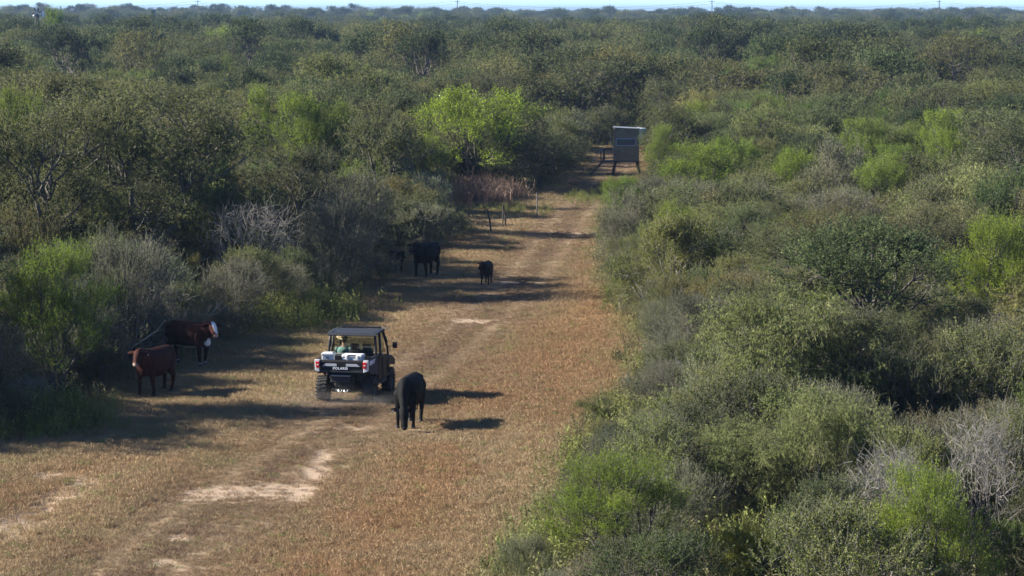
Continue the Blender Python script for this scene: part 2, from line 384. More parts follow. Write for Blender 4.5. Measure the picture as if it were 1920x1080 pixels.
ys = axis([(-400, 20, 60, 8), (20, 44, 6, .5), (44, 130, .28, .45), (130, 230, .45, 1.5), (230, 500, 1.2, 14), (500, 9000, 14, 450)])
GX, GY = np.meshgrid(xs, ys); nx, ny = len(xs), len(ys)
near = sstep(320, 220, np.hypot(GX, GY))
rel = near*((fbm(GX, GY, 3.0, 4)-.5)*.10 + (fbm(GX+9, GY, .7, 3)-.5)*.05)
SMASK = sand_m(GX.ravel(), GY.ravel()).reshape(GX.shape)*(clear_m(GX, GY) > -1)
pw = at(70, 950); rel = rel - .16*np.exp(-(((GX-pw.x)+.35*(GY-pw.y))/.7)**2)*sstep(5, 1, np.abs(GY-pw.y)) - .04*SMASK*near
V = np.stack([GX, GY, gz(GX, GY)+rel-.02], -1).reshape(-1, 3)
ii = np.arange(nx*ny).reshape(ny, nx); F = np.stack([ii[:-1, :-1], ii[:-1, 1:], ii[1:, 1:], ii[1:, :-1]], -1).reshape(-1, 4)
gc = gcol(GX, GY)*.82; gc = lerp(gc, cSAND*1.0, SMASK)
gc4 = np.concatenate([gc.reshape(-1, 3), np.ones((nx*ny, 1))], 1)
gme = quad_mesh('ground', V, F, {'soil': (gc4, 'POINT', 'FLOAT_COLOR')}, smooth=True)
ground = link('ground', gme, attr_mat('dry_soil', 'soil', .95, noise_scale=14, var=.3, spec=.1, bump=.6)); tag(ground, kind='structure')

# ------------------------------------------------------------------ scattering (uncountable growth only)
def scatter(name, protos, P, rz, sc, vi, col, tilt=None):
    col_ = bpy.data.collections.new(name+'_source')
    for i, me in enumerate(protos):
        o = bpy.data.objects.new('%s_source_%02d' % (name, i), me); col_.objects.link(o)
    me = bpy.data.meshes.new(name); me.vertices.add(len(P)); me.vertices.foreach_set('co', np.ascontiguousarray(P, np.float32).ravel())
    def fa(k, arr, typ='FLOAT', key='value'):
        a = me.attributes.new(k, typ, 'POINT'); a.data.foreach_set(key, arr.ravel())
    fa('rot', np.ascontiguousarray(np.stack([np.zeros(len(P)) if tilt is None else tilt, np.zeros(len(P)), rz], 1), np.float32), 'FLOAT_VECTOR', 'vector')
    fa('size', np.ascontiguousarray(sc, np.float32), 'FLOAT_VECTOR', 'vector'); fa('pick', np.ascontiguousarray(vi, np.int32), 'INT')
    fa('gc', np.ascontiguousarray(np.concatenate([col, np.ones((len(P), 1))], 1), np.float32), 'FLOAT_COLOR', 'color')
    o = link(name, me)
    ng = bpy.data.node_groups.new(name, 'GeometryNodeTree')
    ng.interface.new_socket('Geometry', in_out='INPUT', socket_type='NodeSocketGeometry'); ng.interface.new_socket('Geometry', in_out='OUTPUT', socket_type='NodeSocketGeometry')
    gi = ng.nodes.new('NodeGroupInput'); go = ng.nodes.new('NodeGroupOutput')
    ip = ng.nodes.new('GeometryNodeInstanceOnPoints'); ci = ng.nodes.new('GeometryNodeCollectionInfo')
    ci.inputs['Collection'].default_value = col_; ci.inputs['Separate Children'].default_value = True; ci.inputs['Reset Children'].default_value = True
    def na(k, t):
        n = ng.nodes.new('GeometryNodeInputNamedAttribute'); n.data_type = t; n.inputs['Name'].default_value = k; return n.outputs['Attribute']
    ng.links.new(gi.outputs[0], ip.inputs['Points']); ng.links.new(ci.outputs[0], ip.inputs['Instance']); ip.inputs['Pick Instance'].default_value = True
    ng.links.new(na('pick', 'INT'), ip.inputs['Instance Index']); ng.links.new(na('size', 'FLOAT_VECTOR'), ip.inputs['Scale'])
    er = ng.nodes.new('FunctionNodeEulerToRotation'); ng.links.new(na('rot', 'FLOAT_VECTOR'), er.inputs[0]); ng.links.new(er.outputs[0], ip.inputs['Rotation'])
    ng.links.new(ip.outputs[0], go.inputs[0])
    md = o.modifiers.new('growth', 'NODES'); md.node_group = ng
    tag(o, kind='stuff'); return o
blade_mat = attr_mat('dry_blade', 'gc', .75, 'INSTANCER', trans=.25, spec=.2)
def tuft(seed, n, spread, h, w, lean, heads=0):
    g = np.random.RandomState(seed); a = g.uniform(0, 6.28, n); r = spread*np.sqrt(g.rand(n))
    P = np.stack([r*np.cos(a), r*np.sin(a), np.full(n, -.02)], 1); D = unit(np.stack([g.normal(size=n)*lean, g.normal(size=n)*lean, np.ones(n)], 1))
    hh = h*g.uniform(.45, 1.1, n)[:, None]; s = unit(np.cross(D, g.normal(size=(n, 3))))*w
    bend = np.stack([g.normal(size=n), g.normal(size=n), -np.abs(g.normal(size=n))*.6], 1)*hh*.16
    m = P+D*hh*.55; e = P+D*hh+bend; lv = np.clip(.5+.25*g.normal(size=n), 0, 1)
    V = np.stack([P-s*.5, P+s*.5, m+s*.4, m-s*.4, m-s*.4, m+s*.4, e+s*.08, e-s*.08], 1).reshape(-1, 3)
    F = np.arange(n*8).reshape(n*2, 4); L = np.repeat(lv, 2)
    if heads:
        k = heads; Pv = e[:k]; Vh, Fh = leaves(np.repeat(Pv, 4, 0)+g.normal(size=(k*4, 3))*.02, unit(g.normal(size=(k*4, 3))+np.array([0, 0, .8])), g.uniform(.04, .09, k*4), np.full(k*4, .022), g)
        F = np.concatenate([F, Fh+len(V)]); V = np.concatenate([V, Vh]); L = np.concatenate([L, np.full(k*4, .85)])
    me = quad_mesh('grass_tuft', V, F, {'lv': (L, 'FACE', 'FLOAT')}); me.materials.append(blade_mat); return me
def weed(seed, n, spread, h, leafL, leafW):
    g = np.random.RandomState(seed); a = g.uniform(0, 6.28, n); r = spread*np.sqrt(g.rand(n))
    P = np.stack([r*np.cos(a), r*np.sin(a), np.full(n, -.02)], 1); E = P + unit(np.stack([g.normal(size=n)*.22, g.normal(size=n)*.22, np.ones(n)], 1))*h*g.uniform(.6, 1.1, n)[:, None]
    V1, F1 = prisms(P, E, np.full(n, .005), np.full(n, .003), 3); m = 14; nl = n*m; t = np.tile(np.linspace(.15, 1, m), n)[:, None]
    Q = np.repeat(P, m, 0)*(1-t) + np.repeat(E, m, 0)*t; D = unit(g.normal(size=(nl, 3))*.8+np.array([0, 0, .5]))
    V2, F2 = leaves(Q, D, leafL*g.uniform(.6, 1.2, nl), leafW*g.uniform(.7, 1.2, nl), g)
    L = np.concatenate([np.full(len(F1), .3), np.clip(.5+.3*g.normal(size=nl), 0, 1)])
    me = quad_mesh('weed', np.concatenate([V1, V2]), np.concatenate([F1, F2+len(V1)]), {'lv': (L, 'FACE', 'FLOAT')}); me.materials.append(blade_mat); return me
g = np.random.RandomState(5)
def sample(n, y0, y1, x0, x1):
    y = g.uniform(y0, y1, n); x = g.uniform(x0, x1, n); return x, y
tufts = [tuft(1, 26, .16, .20, .011, .4), tuft(2, 22, .15, .24, .011, .45, 3), tuft(3, 28, .19, .16, .011, .55), tuft(4, 18, .12, .30, .010, .3, 4), tuft(5, 26, .17, .22, .011, .5), tuft(6, 16, .10, .40, .011, .24, 5)]
X = []; Y = []
for y0, y1, den in ((48, 62, 85), (62, 78, 70), (78, 95, 52), (95, 125, 34), (125, 165, 22), (165, 235, 12)):
    w0 = .190*y1; xl = -min(w0+1, 15 if y0 < 95 else w0+1); xr = w0+1
    n = int(den*(y1-y0)*(xr-xl)); x, y = sample(n, y0, y1, xl, xr); cm = clear_m(x, y)
    dens = np.where(cm > 0, 1.0, np.where(cm > -2.5, .7, .18)); sm = sand_m(x, y)
    keep = (g.rand(n) < dens*(1-.95*sm**1.4)*(.55+.75*fbm(x, y, 1.2, 2))) & (np.abs(x) < .196*y+1.5); X.append(x[keep]); Y.append(y[keep])
X = np.concatenate(X); Y = np.concatenate(Y); n = len(X); cm = clear_m(X, Y); off = path_off(X, Y)
hs = .55 + .55*fbm(X+3, Y, 2.5, 3) + .18*sstep(1.2, -.4, cm) + .2*np.clip(Y/150, 0, 1); hs *= np.where(np.abs(off) < 1.8, .48, .72)*(1-.35*np.maximum(np.exp(-((off+.75)/.3)**2), np.exp(-((off-.75)/.3)**2)))*(.85+.3*g.rand(n))
tall_ok = hs > .95; vi = np.where(tall_ok, g.randint(0, 6, n), g.choice([0, 1, 2, 4], n))
wd = hs*.55+.5*(.9+.5*np.clip((Y-60)/90, 0, 1.2))
feet = [at(768, 797), at(291, 738), at(358, 683), at(799, 518), at(912, 532)]
def trodden(X, Y): return np.max([np.exp(-(((X-p.x)/1.3)**2+((Y-p.y+.6)/2.2)**2)) for p in feet], 0)
hs = hs*(1-.62*trodden(X, Y))
col = gcol(X, Y)*(1.0+.08*g.normal(size=n))[:, None]; rare = g.rand(n)
col = np.where((rare < .05)[:, None], cSTRAW*1.1, col); col = np.where((rare > .96)[:, None], cRUST*.95, col); col = np.where(((rare > .10) & (rare < .125))[:, None], cGREEN*1.2, col)
col = np.clip(col, .01, .8)
scatter('dry_grass', tufts, np.stack([X, Y, np.zeros(n)], 1), g.uniform(0, 6.28, n), np.stack([wd, wd, hs], 1), vi, col)
# leafy undergrowth and weeds along the rims and under the brush
weeds = [weed(11, 8, .22, .55, .09, .022), weed(12, 7, .25, .75, .08, .03), weed(13, 10, .3, .4, .07, .03), weed(14, 6, .2, .9, .10, .02)]
X = []; Y = []
for y0, y1, den in ((46, 80, 3.2), (80, 120, 2.6), (120, 190, 1.5), (190, 240, .6)):
    w0 = .20*y1; n = int(den*(y1-y0)*2*w0); x, y = sample(n, y0, y1, -w0-1, w0+1); cm = clear_m(x, y)
    keep = (cm < .75-1.6*fbm(x, y, 3, 3)) & (g.rand(n) < np.where(cm > -4, 1, .45)) & (np.abs(x) < .205*y+1.5); X.append(x[keep]); Y.append(y[keep])
def patch(u, v, rx, ry, m):
    p = at(u, v); X.append(p.x+g.normal(size=m)*rx*.5); Y.append(p.y+g.normal(size=m)*ry*.5)
n_edge = sum(map(len, X))
patch(545, 592, 2.0, 4.5, 700); patch(455, 590, 1.6, 4, 330); patch(1265, 640, 1.0, 4, 130); patch(1270, 700, 1.0, 3, 80); patch(1095, 372, 1.2, 5, 120); patch(940, 398, 2.4, 4, 150); patch(1190, 800, 1.0, 3, 90); patch(1150, 880, 1.1, 3, 90); patch(60, 800, 1.6, 2.5, 260); patch(1020, 1075, .9, 2, 90); patch(1430, 1060, 1.5, 2, 200)
X = np.concatenate(X); Y = np.concatenate(Y); n = len(X)
n1 = fbm(X+60, Y, 3, 3)[:, None]; cw = np.array([.095, .105, .040])*(1-n1) + np.array([.21, .175, .090])*n1; cw = cw*(1+.25*g.normal(size=n))[:, None]
cw[n_edge:] = np.array([.15, .165, .045])*(1+.2*g.normal(size=n-n_edge))[:, None]; cw = np.clip(cw, .01, .5); hs = g.uniform(.6, 1.3, n)*np.where((Y > 120) & (clear_m(X, Y) > -.5), .55, 1)*(1-.8*np.clip(1.4*trodden(X, Y), 0, 1))
scatter('undergrowth', weeds, np.stack([X, Y, np.zeros(n)], 1), g.uniform(0, 6.28, n), np.stack([hs, hs, hs], 1), g.randint(0, 4, n), cw)
# dry brown weed stand below the bright tree
p = at(885, 372); n = 420; X = p.x+g.normal(size=n)*1.1; Y = p.y+g.normal(size=n)*2.6; hs = g.uniform(1.3, 2.4, n)
scatter('dead_weeds', [weed(21, 9, .3, .6, .05, .012), tuft(22, 16, .2, .6, .02, .25, 8)], np.stack([X, Y, np.zeros(n)], 1), g.uniform(0, 6.28, n), np.stack([hs*.8, hs*.8, hs], 1), g.randint(0, 2, n), np.array([.17, .115, .085])*(1+.25*g.normal(size=(n, 1))))

# ------------------------------------------------------------------ the plants that stand out
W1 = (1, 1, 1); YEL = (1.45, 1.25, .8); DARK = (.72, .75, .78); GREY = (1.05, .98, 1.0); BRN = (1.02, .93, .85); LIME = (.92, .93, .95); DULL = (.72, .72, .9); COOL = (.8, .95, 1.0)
hand = [
 # kind, u, vbase, vtop, width px, variant, tint, label
 ('huisache', 110, 770, 498, 250, 0, (.82, .86, .9), 'yellow-green feathery tree at the rim, just left of the standing red cow'),
 ('greybrush', 245, 690, 462, 190, 0, W1, 'silvery grey shrub rising above and behind the standing red cow'),
 ('mesquite', 300, 545, 182, 430, 0, W1, 'huge rounded grey-green mesquite with twisted limbs, tallest at left'),
 ('mesquite', 90, 560, 215, 300, 1, W1, 'broad grey-green mesquite at the left picture edge beside the tallest one'),
 ('thornbrush', 490, 545, 372, 150, 0, DARK, 'dark shrub standing behind the fan of bare dead branches'),
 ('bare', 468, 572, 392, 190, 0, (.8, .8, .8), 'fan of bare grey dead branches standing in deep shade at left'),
 ('willowy', 405, 540, 352, 110, 0, LIME, 'small lime green tree lit up beside the bare dead branches'),
 ('willowy', 195, 540, 352, 110, 1, LIME, 'small lime green tree in front of the tallest mesquite'),
 ('greybrush', 60, 560, 405, 170, 1, YEL, 'pale yellowish shrub at the left edge above the feathery tree'),
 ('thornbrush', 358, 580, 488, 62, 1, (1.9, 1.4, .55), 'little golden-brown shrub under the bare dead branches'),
 ('greybrush', 620, 560, 385, 150, 0, GREY, 'grey shrub at the rim above the yellow-green weeds'),
 ('greybrush', 655, 535, 350, 160, 1, GREY, 'wide ashy shrub at the rim, left of the far black cow'),
 ('greybrush', 712, 526, 482, 80, 1, (.8, .85, .85), 'dark small shrub hiding the body of the peering calf'),
 ('greybrush', 790, 468, 385, 130, 0, W1, 'low ashy shrub reaching over the track behind the far black cow'),
 ('thornbrush', 838, 447, 396, 80, 2, DARK, 'low dark green bush beside the leaning fence sticks'),
 ('mesquite', 560, 520, 290, 200, 2, DULL, 'mid-height dull mesquite in the left thicket above the ashy shrubs'),
 ('huisache', 890, 362, 188, 235, 1, (1.1, 1.08, .9), 'large bright green umbrella tree with dark forked trunk by the clearing'),
 ('huisache', 800, 372, 268, 90, 2, (1.0, .95, .9), 'smaller bright green bush at the foot of the umbrella tree'),
 ('mesquite', 1010, 358, 255, 190, 1, DARK, 'dark spreading mesquite between the umbrella tree and the deer blind'),
 ('thornbrush', 950, 362, 300, 120, 0, DARK, 'dark low bush under the right side of the umbrella tree'),
 ('huisache', 560, 400, 203, 120, 0, LIME, 'lime green tree half hidden behind the left thicket, left of centre'),
 ('huisache', 625, 400, 215, 90, 1, LIME, 'narrow lime green tree right beside another, left of centre'),
 ('huisache', 485, 390, 190, 70, 2, LIME, 'slim lime green treetop above the big rounded mesquite'),
 ('huisache', 40, 400, 192, 110, 1, (1.0, .95, .9), 'green treetop at the left edge above the broad mesquite'),
 ('mesquite', 720, 440, 225, 180, 0, W1, 'olive mesquite left of the bright umbrella tree'),
 ('bare', 45, 790, 712, 120, 1, W1, 'tangled heap of bare grey twigs at the left edge near the ground'),
 ('thornbrush', 20, 815, 740, 120, 0, DARK, 'dark low shrub at the left edge before the tangle of twigs'),
 # right side
 ('willowy', 1465, 870, 575, 370, 0, (1.15, 1.15, 1.1), 'big pale drooping tree leading the right thicket near the track'),
 ('willowy', 1400, 985, 800, 240, 1, LIME, 'lower drooping green tree beneath the big pale one'),
 ('willowy', 1560, 1000, 760, 230, 0, W1, 'drooping green tree right behind the lower corner brush'),
 ('huisache', 1865, 690, 440, 230, 0, (1.12, 1.08, .9), 'bright green round tree at the right picture edge'),
 ('huisache', 1150, 1090, 880, 300, 2, (1.0, 1.0, .95), 'bright green open bush with dark fanned stems at the bottom edge'),
 ('bare', 1690, 1140, 850, 230, 0, W1, 'pale dead tree with broken forked limbs at the bottom right'),
 ('bare', 1840, 1090, 800, 200, 1, W1, 'grey mass of bare upright twigs in the bottom right corner'),
 ('oak', 1640, 740, 430, 380, 0, (1.15, 1.15, 1.0), 'dark-trunked tree with open leafy crown in the right thicket'),
 ('thornbrush', 1850, 860, 640, 260, 0, W1, 'broad dark green shrub below the bright tree at right edge'),
 ('thornbrush', 1700, 870, 690, 210, 1, W1, 'dark green shrub right of the big pale drooping tree'),
 ('thornbrush', 1880, 1010, 800, 200, 2, W1, 'dense green shrub at the right edge above the bare twigs'),
 ('huisache', 1163, 425, 343, 95, 0, (.9, 1.0, .9), 'small bright bush at the right rim across from the fence sticks'),
 ('greybrush', 1172, 510, 378, 105, 1, GREY, 'dark ashy shrub at the right rim below the small bright bush'),
 ('thornbrush', 1255, 610, 425, 210, 2, (1.25, 1.2, .8), 'olive shrub with yellow-green top at the right rim'),
 ('thornbrush', 1165, 585, 500, 75, 0, (1.2, 1.25, .8), 'small fresh green shrub at the right rim facing the calf'),
 ('greybrush', 1300, 700, 560, 150, 0, W1, 'grey-green shrub at the right rim across from the utility vehicle'),
 ('greybrush', 1230, 800, 690, 130, 1, W1, 'ashy small shrub between the rust grass and the drooping tree'),
 ('thornbrush', 1130, 812, 752, 110, 1, (1.1, 1.15, .9), 'low green bush at the right rim below the grazing cow'),
 ('huisache', 1320, 400, 285, 180, 2, (.95, .98, 1.0), 'pale green wide tree right of the deer blind'),
 ('huisache', 1490, 400, 292, 120, 1, LIME, 'yellow-green tree in the right thicket, right of the pale wide one'),
 ('huisache', 1620, 360, 238, 120, 0, LIME, 'bright green treetop set against dark oaks at right'),
 ('huisache', 1770, 370, 225, 120, 2, (1.0, 1.0, .95), 'bright green tree high in the right thicket near the edge'),
 ('huisache', 1655, 430, 305, 120, 1, (.9, .95, .95), 'soft green tree in the middle of the right thicket'),
 ('greybrush', 1565, 420, 275, 130, 0, GREY, 'pale grey leafless-looking shrub in the middle of the right thicket'),
 ('mesquite', 1270, 345, 205, 150, 2, W1, 'grey-green mesquite crowding the right wall of the deer blind'),
 ('huisache', 1240, 350, 248, 70, 0, (1.0, 1.0, .9), 'bright spray of branches overlapping the corner of the deer blind'),
 ('mesquite', 1110, 262, 120, 190, 0, DARK, 'dark tall mesquite right behind the deer blind platform'),
 ('mesquite', 1040, 262, 150, 160, 1, DARK, 'dark mesquite behind the spreading one, left of the blind'),
 ('huisache', 1385, 1090, 1005, 150, 2, (1.35, 1.0, .6), 'low yellow-green bush with golden leaves at the bottom edge'),
 ('thornbrush', 1890, 1100, 985, 110, 1, (1.2, 1.7, .8), 'vivid green leafy shoots in the bottom right corner'),
 ('greybrush', 985, 1100, 1010, 120, 0, (1.1, 1.15, .8), 'low grey-green shrub at the bottom edge beside the track'),
 # far crowns that stand out
 ('oak', 128, 205, 58, 115, 0, DARK, 'dark round oak crown far off, below and right of the windmill'),
 ('mesquite', 265, 215, 64, 125, 1, BRN, 'brownish round crown far off beside the dark oak'),
 ('mesquite', 765, 215, 52, 150, 2, BRN, 'large brown-tinged crown far off in the upper middle'),
 ('oak', 800, 225, 68, 110, 1, DARK, 'dark oak crown leaning against the large brown-tinged one'),
 ('oak', 1340, 200, 55, 110, 0, DARK, 'dark round oak far off right of the middle'),
 ('oak', 460, 190, 42, 90, 1, W1, 'round oak crown far off below the skyline, left of the middle'),
 ('mesquite', 1380, 240, 118, 200, 1, BRN, 'brown-olive spreading mesquite beyond the blind at right'),
 ('mesquite', 1790, 215, 72, 150, 0, BRN, 'brownish wide crown far off near the right edge'),
 ('huisache', 100, 150, 33, 60, 0, (.9, 1.0, .9), 'yellowish green treetop far off beside the windmill'),
]
rr = random.Random(3)
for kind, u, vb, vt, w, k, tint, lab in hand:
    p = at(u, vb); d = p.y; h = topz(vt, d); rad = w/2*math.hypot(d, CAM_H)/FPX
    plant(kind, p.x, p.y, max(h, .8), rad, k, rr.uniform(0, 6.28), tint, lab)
n_hand = len(planted)

# ------------------------------------------------------------------ the brush in between: one thing per plant
def hides_clearing(x, y, h, rad):
    u0, vb = proj(x, y, 0); u1, vt = proj(x, y, h); pw_ = rad*.95*FPX/y
    for v in np.linspace(max(vt, 276), vb, 9):
        if v < 276: continue
        if u0+pw_ > lef(v)+4 and u0-pw_ < rig(v)-4: return True
    return False
HR = dict(mesquite=(4.0, 5.6), huisache=(3.0, 4.4), thornbrush=(2.2, 3.4), greybrush=(1.9, 3.0), willowy=(3.3, 4.4), oak=(4.8, 6.6), bare=(1.8, 2.8))
AR = dict(mesquite=.52, huisache=.50, thornbrush=.60, greybrush=.62, willowy=.58, oak=.47, bare=.6)
def mixture(side, y):
    if y > 210: return dict(mesquite=.48, oak=.22, thornbrush=.18, huisache=.06, greybrush=.06)
    if side < 0: return dict(mesquite=.42, thornbrush=.24, greybrush=.15, huisache=.05, willowy=.05, oak=.05, bare=.01)
    return dict(thornbrush=.38, mesquite=.20, greybrush=.15, huisache=.06, willowy=.10, oak=.08, bare=.02)
hand_box = []
for (kind, u, vb, vt, w, k, tint, lab) in hand:
    if kind != 'bare': hand_box.append((u-w*.42, u+w*.42, vt, vt+(vb-vt)*.72, gdist(vb)))
def covers_hand(x, y, h, rad):
    u, vb = proj(x, y, 0); _, vt = proj(x, y, h); pw_ = rad*.8*FPX/y; a0, a1 = u-pw_, u+pw_
    for b0, b1, t0, t1, d_ in hand_box:
        if y > d_+.5: continue
        ox = min(a1, b1)-max(a0, b0); oy = min(vb, t1)-max(vt, t0)
        if ox > 0 and oy > 0 and ox*oy > .16*(b1-b0)*(t1-t0): return True
    return False
fill = []; rr = random.Random(8); cell = {}
def near_ok(x, y, rad, f):
    cx, cy_ = int(x//8), int(y//8)
    for i in (-1, 0, 1):
        for j in (-1, 0, 1):
            for (a, b, r) in cell.get((cx+i, cy_+j), ()):
                if (a-x)**2+(b-y)**2 < ((r+rad)*f)**2: return False
    return True
def put(x, y, rad): cell.setdefault((int(x//8), int(y//8)), []).append((x, y, rad))
for a, b, r in planted: put(a, b, r)
for (y0, y1, tries, f) in ((44, 75, 4500, .47), (75, 115, 6500, .48), (115, 175, 9000, .50), (175, 260, 9000, .55), (260, 420, 9000, .62)):
    ra = np.array([[rr.random(), rr.random()] for _ in range(tries)]); ya = np.sqrt(y0*y0+(y1*y1-y0*y0)*ra[:, 0]); hwa = .192*ya+2.5; lo_ = -hwa-np.where(ya < 110, 7, 3); xa = lo_+(hwa-lo_)*ra[:, 1]
    cma = clear_m(xa, ya); pta = fbm(xa+200, ya, 22, 2)
    for x, y, cm, patchy in zip(xa.tolist(), ya.tolist(), cma.tolist(), pta.tolist()):
        if cm > -.8: continue
        ctr = float(np.interp(y, PY, PX)); side = -1 if x < ctr else 1
        mx = mixture(side, y); kind = rr.choices(list(mx), list(mx.values()))[0]
        h = rr.uniform(*HR[kind])*(.62+.8*patchy)*rr.choice([.8, 1, 1, 1.12])
        if side > 0 and y < 110: h *= .88
        if y > 200: h *= 1.08
        rad = h*AR[kind]*rr.uniform(.85, 1.25)
        if not near_ok(x, y, rad, f): continue
        if y < 215 and hides_clearing(x, y, h, rad): 
            h *= .5; rad *= .5; kind = rr.choice(['thornbrush', 'greybrush'])
            if hides_clearing(x, y, h, rad) or not near_ok(x, y, rad, f): continue
        if covers_hand(x, y, h, rad): continue
        put(x, y, rad); fill.append([kind, x, y, h, rad, side])
order = {}
for f in fill: order.setdefault(f[0], []).append(f)
rest = []
zone_lists = {}
for kind, L in order.items():
    L.sort(key=lambda f: f[2]); lim = 300 - sum(1 for q in hand if q[0] == kind)
    rest += L[lim:]
    for f in L[:lim]: zone_lists.setdefault(kind, []).append(f)
KW = dict(mesquite='mesquite', huisache='feathery bright tree', thornbrush='thorny shrub', greybrush='ashy shrub', willowy='drooping tree', oak='oak', bare='leafless shrub')
def zone(f):
    x, y, side = f[1], f[2], f[5]; u, v = proj(x, y, 0)
    if y < 205:
        if side < 0:
            return ('behind the red cattle' if y < 92 else 'left thicket abreast of the far black cow' if y < 130 else 'left thicket abreast of the fence sticks' if y < 165 else 'left thicket abreast of the deer blind')
        return ('near right thicket below the drooping tree' if y < 66 else 'right thicket abreast of the utility vehicle' if y < 88 else 'right thicket abreast of the calf' if y < 122 else 'right thicket abreast of the fence sticks' if y < 165 else 'right thicket abreast of the deer blind')
    b = 'first ranks beyond the blind' if y < 270 else 'middle ranks of far brush' if y < 340 else 'last ranks of countable brush'
    return b + (', left third' if u < 640 else ', middle third' if u < 1280 else ', right third')
ORD = ['leftmost', 'second', 'third', 'fourth', 'fifth', 'sixth', 'seventh', 'eighth', 'ninth', 'tenth', 'eleventh', 'twelfth', 'thirteenth', 'fourteenth', 'fifteenth', 'sixteenth', 'seventeenth', 'eighteenth', 'nineteenth', 'twentieth']
ORD += [t+'-'+o for t in ('twenty', 'thirty', 'forty', 'fifty', 'sixty') for o in ('first', 'second', 'third', 'fourth', 'fifth', 'sixth', 'seventh', 'eighth', 'ninth')]
classes = {}
for kind, L in zone_lists.items():
    lo, hi = HR[kind]
    for f in L:
        tone = rr.random()
        if tone < .10: tn, tint = 'brownish', (1.12, .97, .84)
        elif tone < .38: tn, tint = 'dark', (.66, .70, .72)
        elif tone < .62: tn, tint = 'pale', (1.28, 1.27, 1.15)
        else: tn, tint = 'olive', (1.0, 1.0, 1.0)
        if kind == 'huisache': tn, tint = (('dull green', (.60, .66, 1.1)) if tone < .6 else ('lime', (.9, .92, .95)))
        if kind == 'bare': tn, tint = ('grey', (1, 1, 1))
        sz = 'low' if f[3] < lo+.3*(hi-lo) else 'tall' if f[3] > lo+.7*(hi-lo) else 'middling'
        classes.setdefault((tn, sz, kind, zone(f)), []).append((f, tint))
for (tn, sz, kind, zn), L in classes.items():
    L.sort(key=lambda q: proj(q[0][1], q[0][2], 0)[0])
    for i, (f, tint) in enumerate(L):
        lab = '%s %s %s, %s' % (sz, tn, KW[kind], zn)
        if len(L) > 1: lab += ", " + (ORD[i] if i else "leftmost")
        j = lambda: rr.uniform(.92, 1.08)
        plant(kind, f[1], f[2], f[3], f[4], rr.randint(0, 5), rr.uniform(0, 6.28), (tint[0]*j(), tint[1]*j(), tint[2]*j()), lab, 'brush thicket: ' + zn, z=float(gz(f[1], f[2])))
print('tris', sum(2*(len(a.polygons)+len(b.polygons)) for a, b in _cache.values())); print('individual plants', len(planted), 'rest', len(rest))
# far brush that reads as one mass
g = np.random.RandomState(9); n = 9000
far_kinds = ['mesquite', 'mesquite', 'oak', 'thornbrush', 'huisache', 'greybrush']
protos = []
for kk in ('mesquite', 'oak', 'thornbrush', 'huisache', 'greybrush'):
    for v_ in range(2):
        w_, c_ = variant(kk, v_, 2)
        # trunk and crown together, so that one far instance is one plant
        Vw = np.empty(len(w_.vertices)*3, np.float32); w_.vertices.foreach_get('co', Vw); Fw = np.empty(len(w_.loops), np.int32); w_.loops.foreach_get('vertex_index', Fw)
        Vc = np.empty(len(c_.vertices)*3, np.float32); c_.vertices.foreach_get('co', Vc); Fc = np.empty(len(c_.loops), np.int32); c_.loops.foreach_get('vertex_index', Fc)
        lvv = np.empty(len(c_.polygons), np.float32); c_.attributes['lv'].data.foreach_get('value', lvv)
        me = quad_mesh(kk+'_far', np.concatenate([Vw.reshape(-1, 3), Vc.reshape(-1, 3)]), np.concatenate([Fw.reshape(-1, 4), Fc.reshape(-1, 4)+len(Vw)//3]), {'lv': (np.concatenate([np.full(len(Fw)//4, .4), lvv]), 'FACE', 'FLOAT')})
        me.materials.append(LM[kk]); me.materials.append(bark_dark); mi = np.zeros(len(me.polygons), np.int32); mi[:len(Fw)//4] = 1; me.polygons.foreach_set('material_index', mi); protos.append(me)
KI = dict(mesquite=0, oak=2, thornbrush=4, huisache=6, greybrush=8)
d = 400*np.exp(g.rand(n)*math.log(3200/400.)); x = g.uniform(-.2, .2, n)*d; y = d
size = .72 + .75*g.rand(n)**1.6 + .25*sstep(700, 1800, d); pick = g.choice([0, 1, 2, 3, 4, 5, 6, 7, 8], n, p=[.22, .22, .14, .14, .09, .08, .04, .03, .04])
sz = np.stack([size*1.25, size*1.25, size*g.uniform(.85, 1.25, n)], 1)
if rest:
    x = np.concatenate([x, [f[1] for f in rest]]); y = np.concatenate([y, [f[2] for f in rest]])
    pick = np.concatenate([pick, [KI.get(f[0], 0)+i % 2 for i, f in enumerate(rest)]]); sr = np.array([[f[4]/SPEC[f[0]]['R'], f[4]/SPEC[f[0]]['R'], f[3]/SPEC[f[0]]['H']] for f in rest]); sz = np.concatenate([sz, sr])
n = len(x)
scatter('distant_brush', protos, np.stack([x, y, gz(x, y)-.1], 1), g.uniform(0, 6.28, n), sz, pick, np.ones((n, 3)))

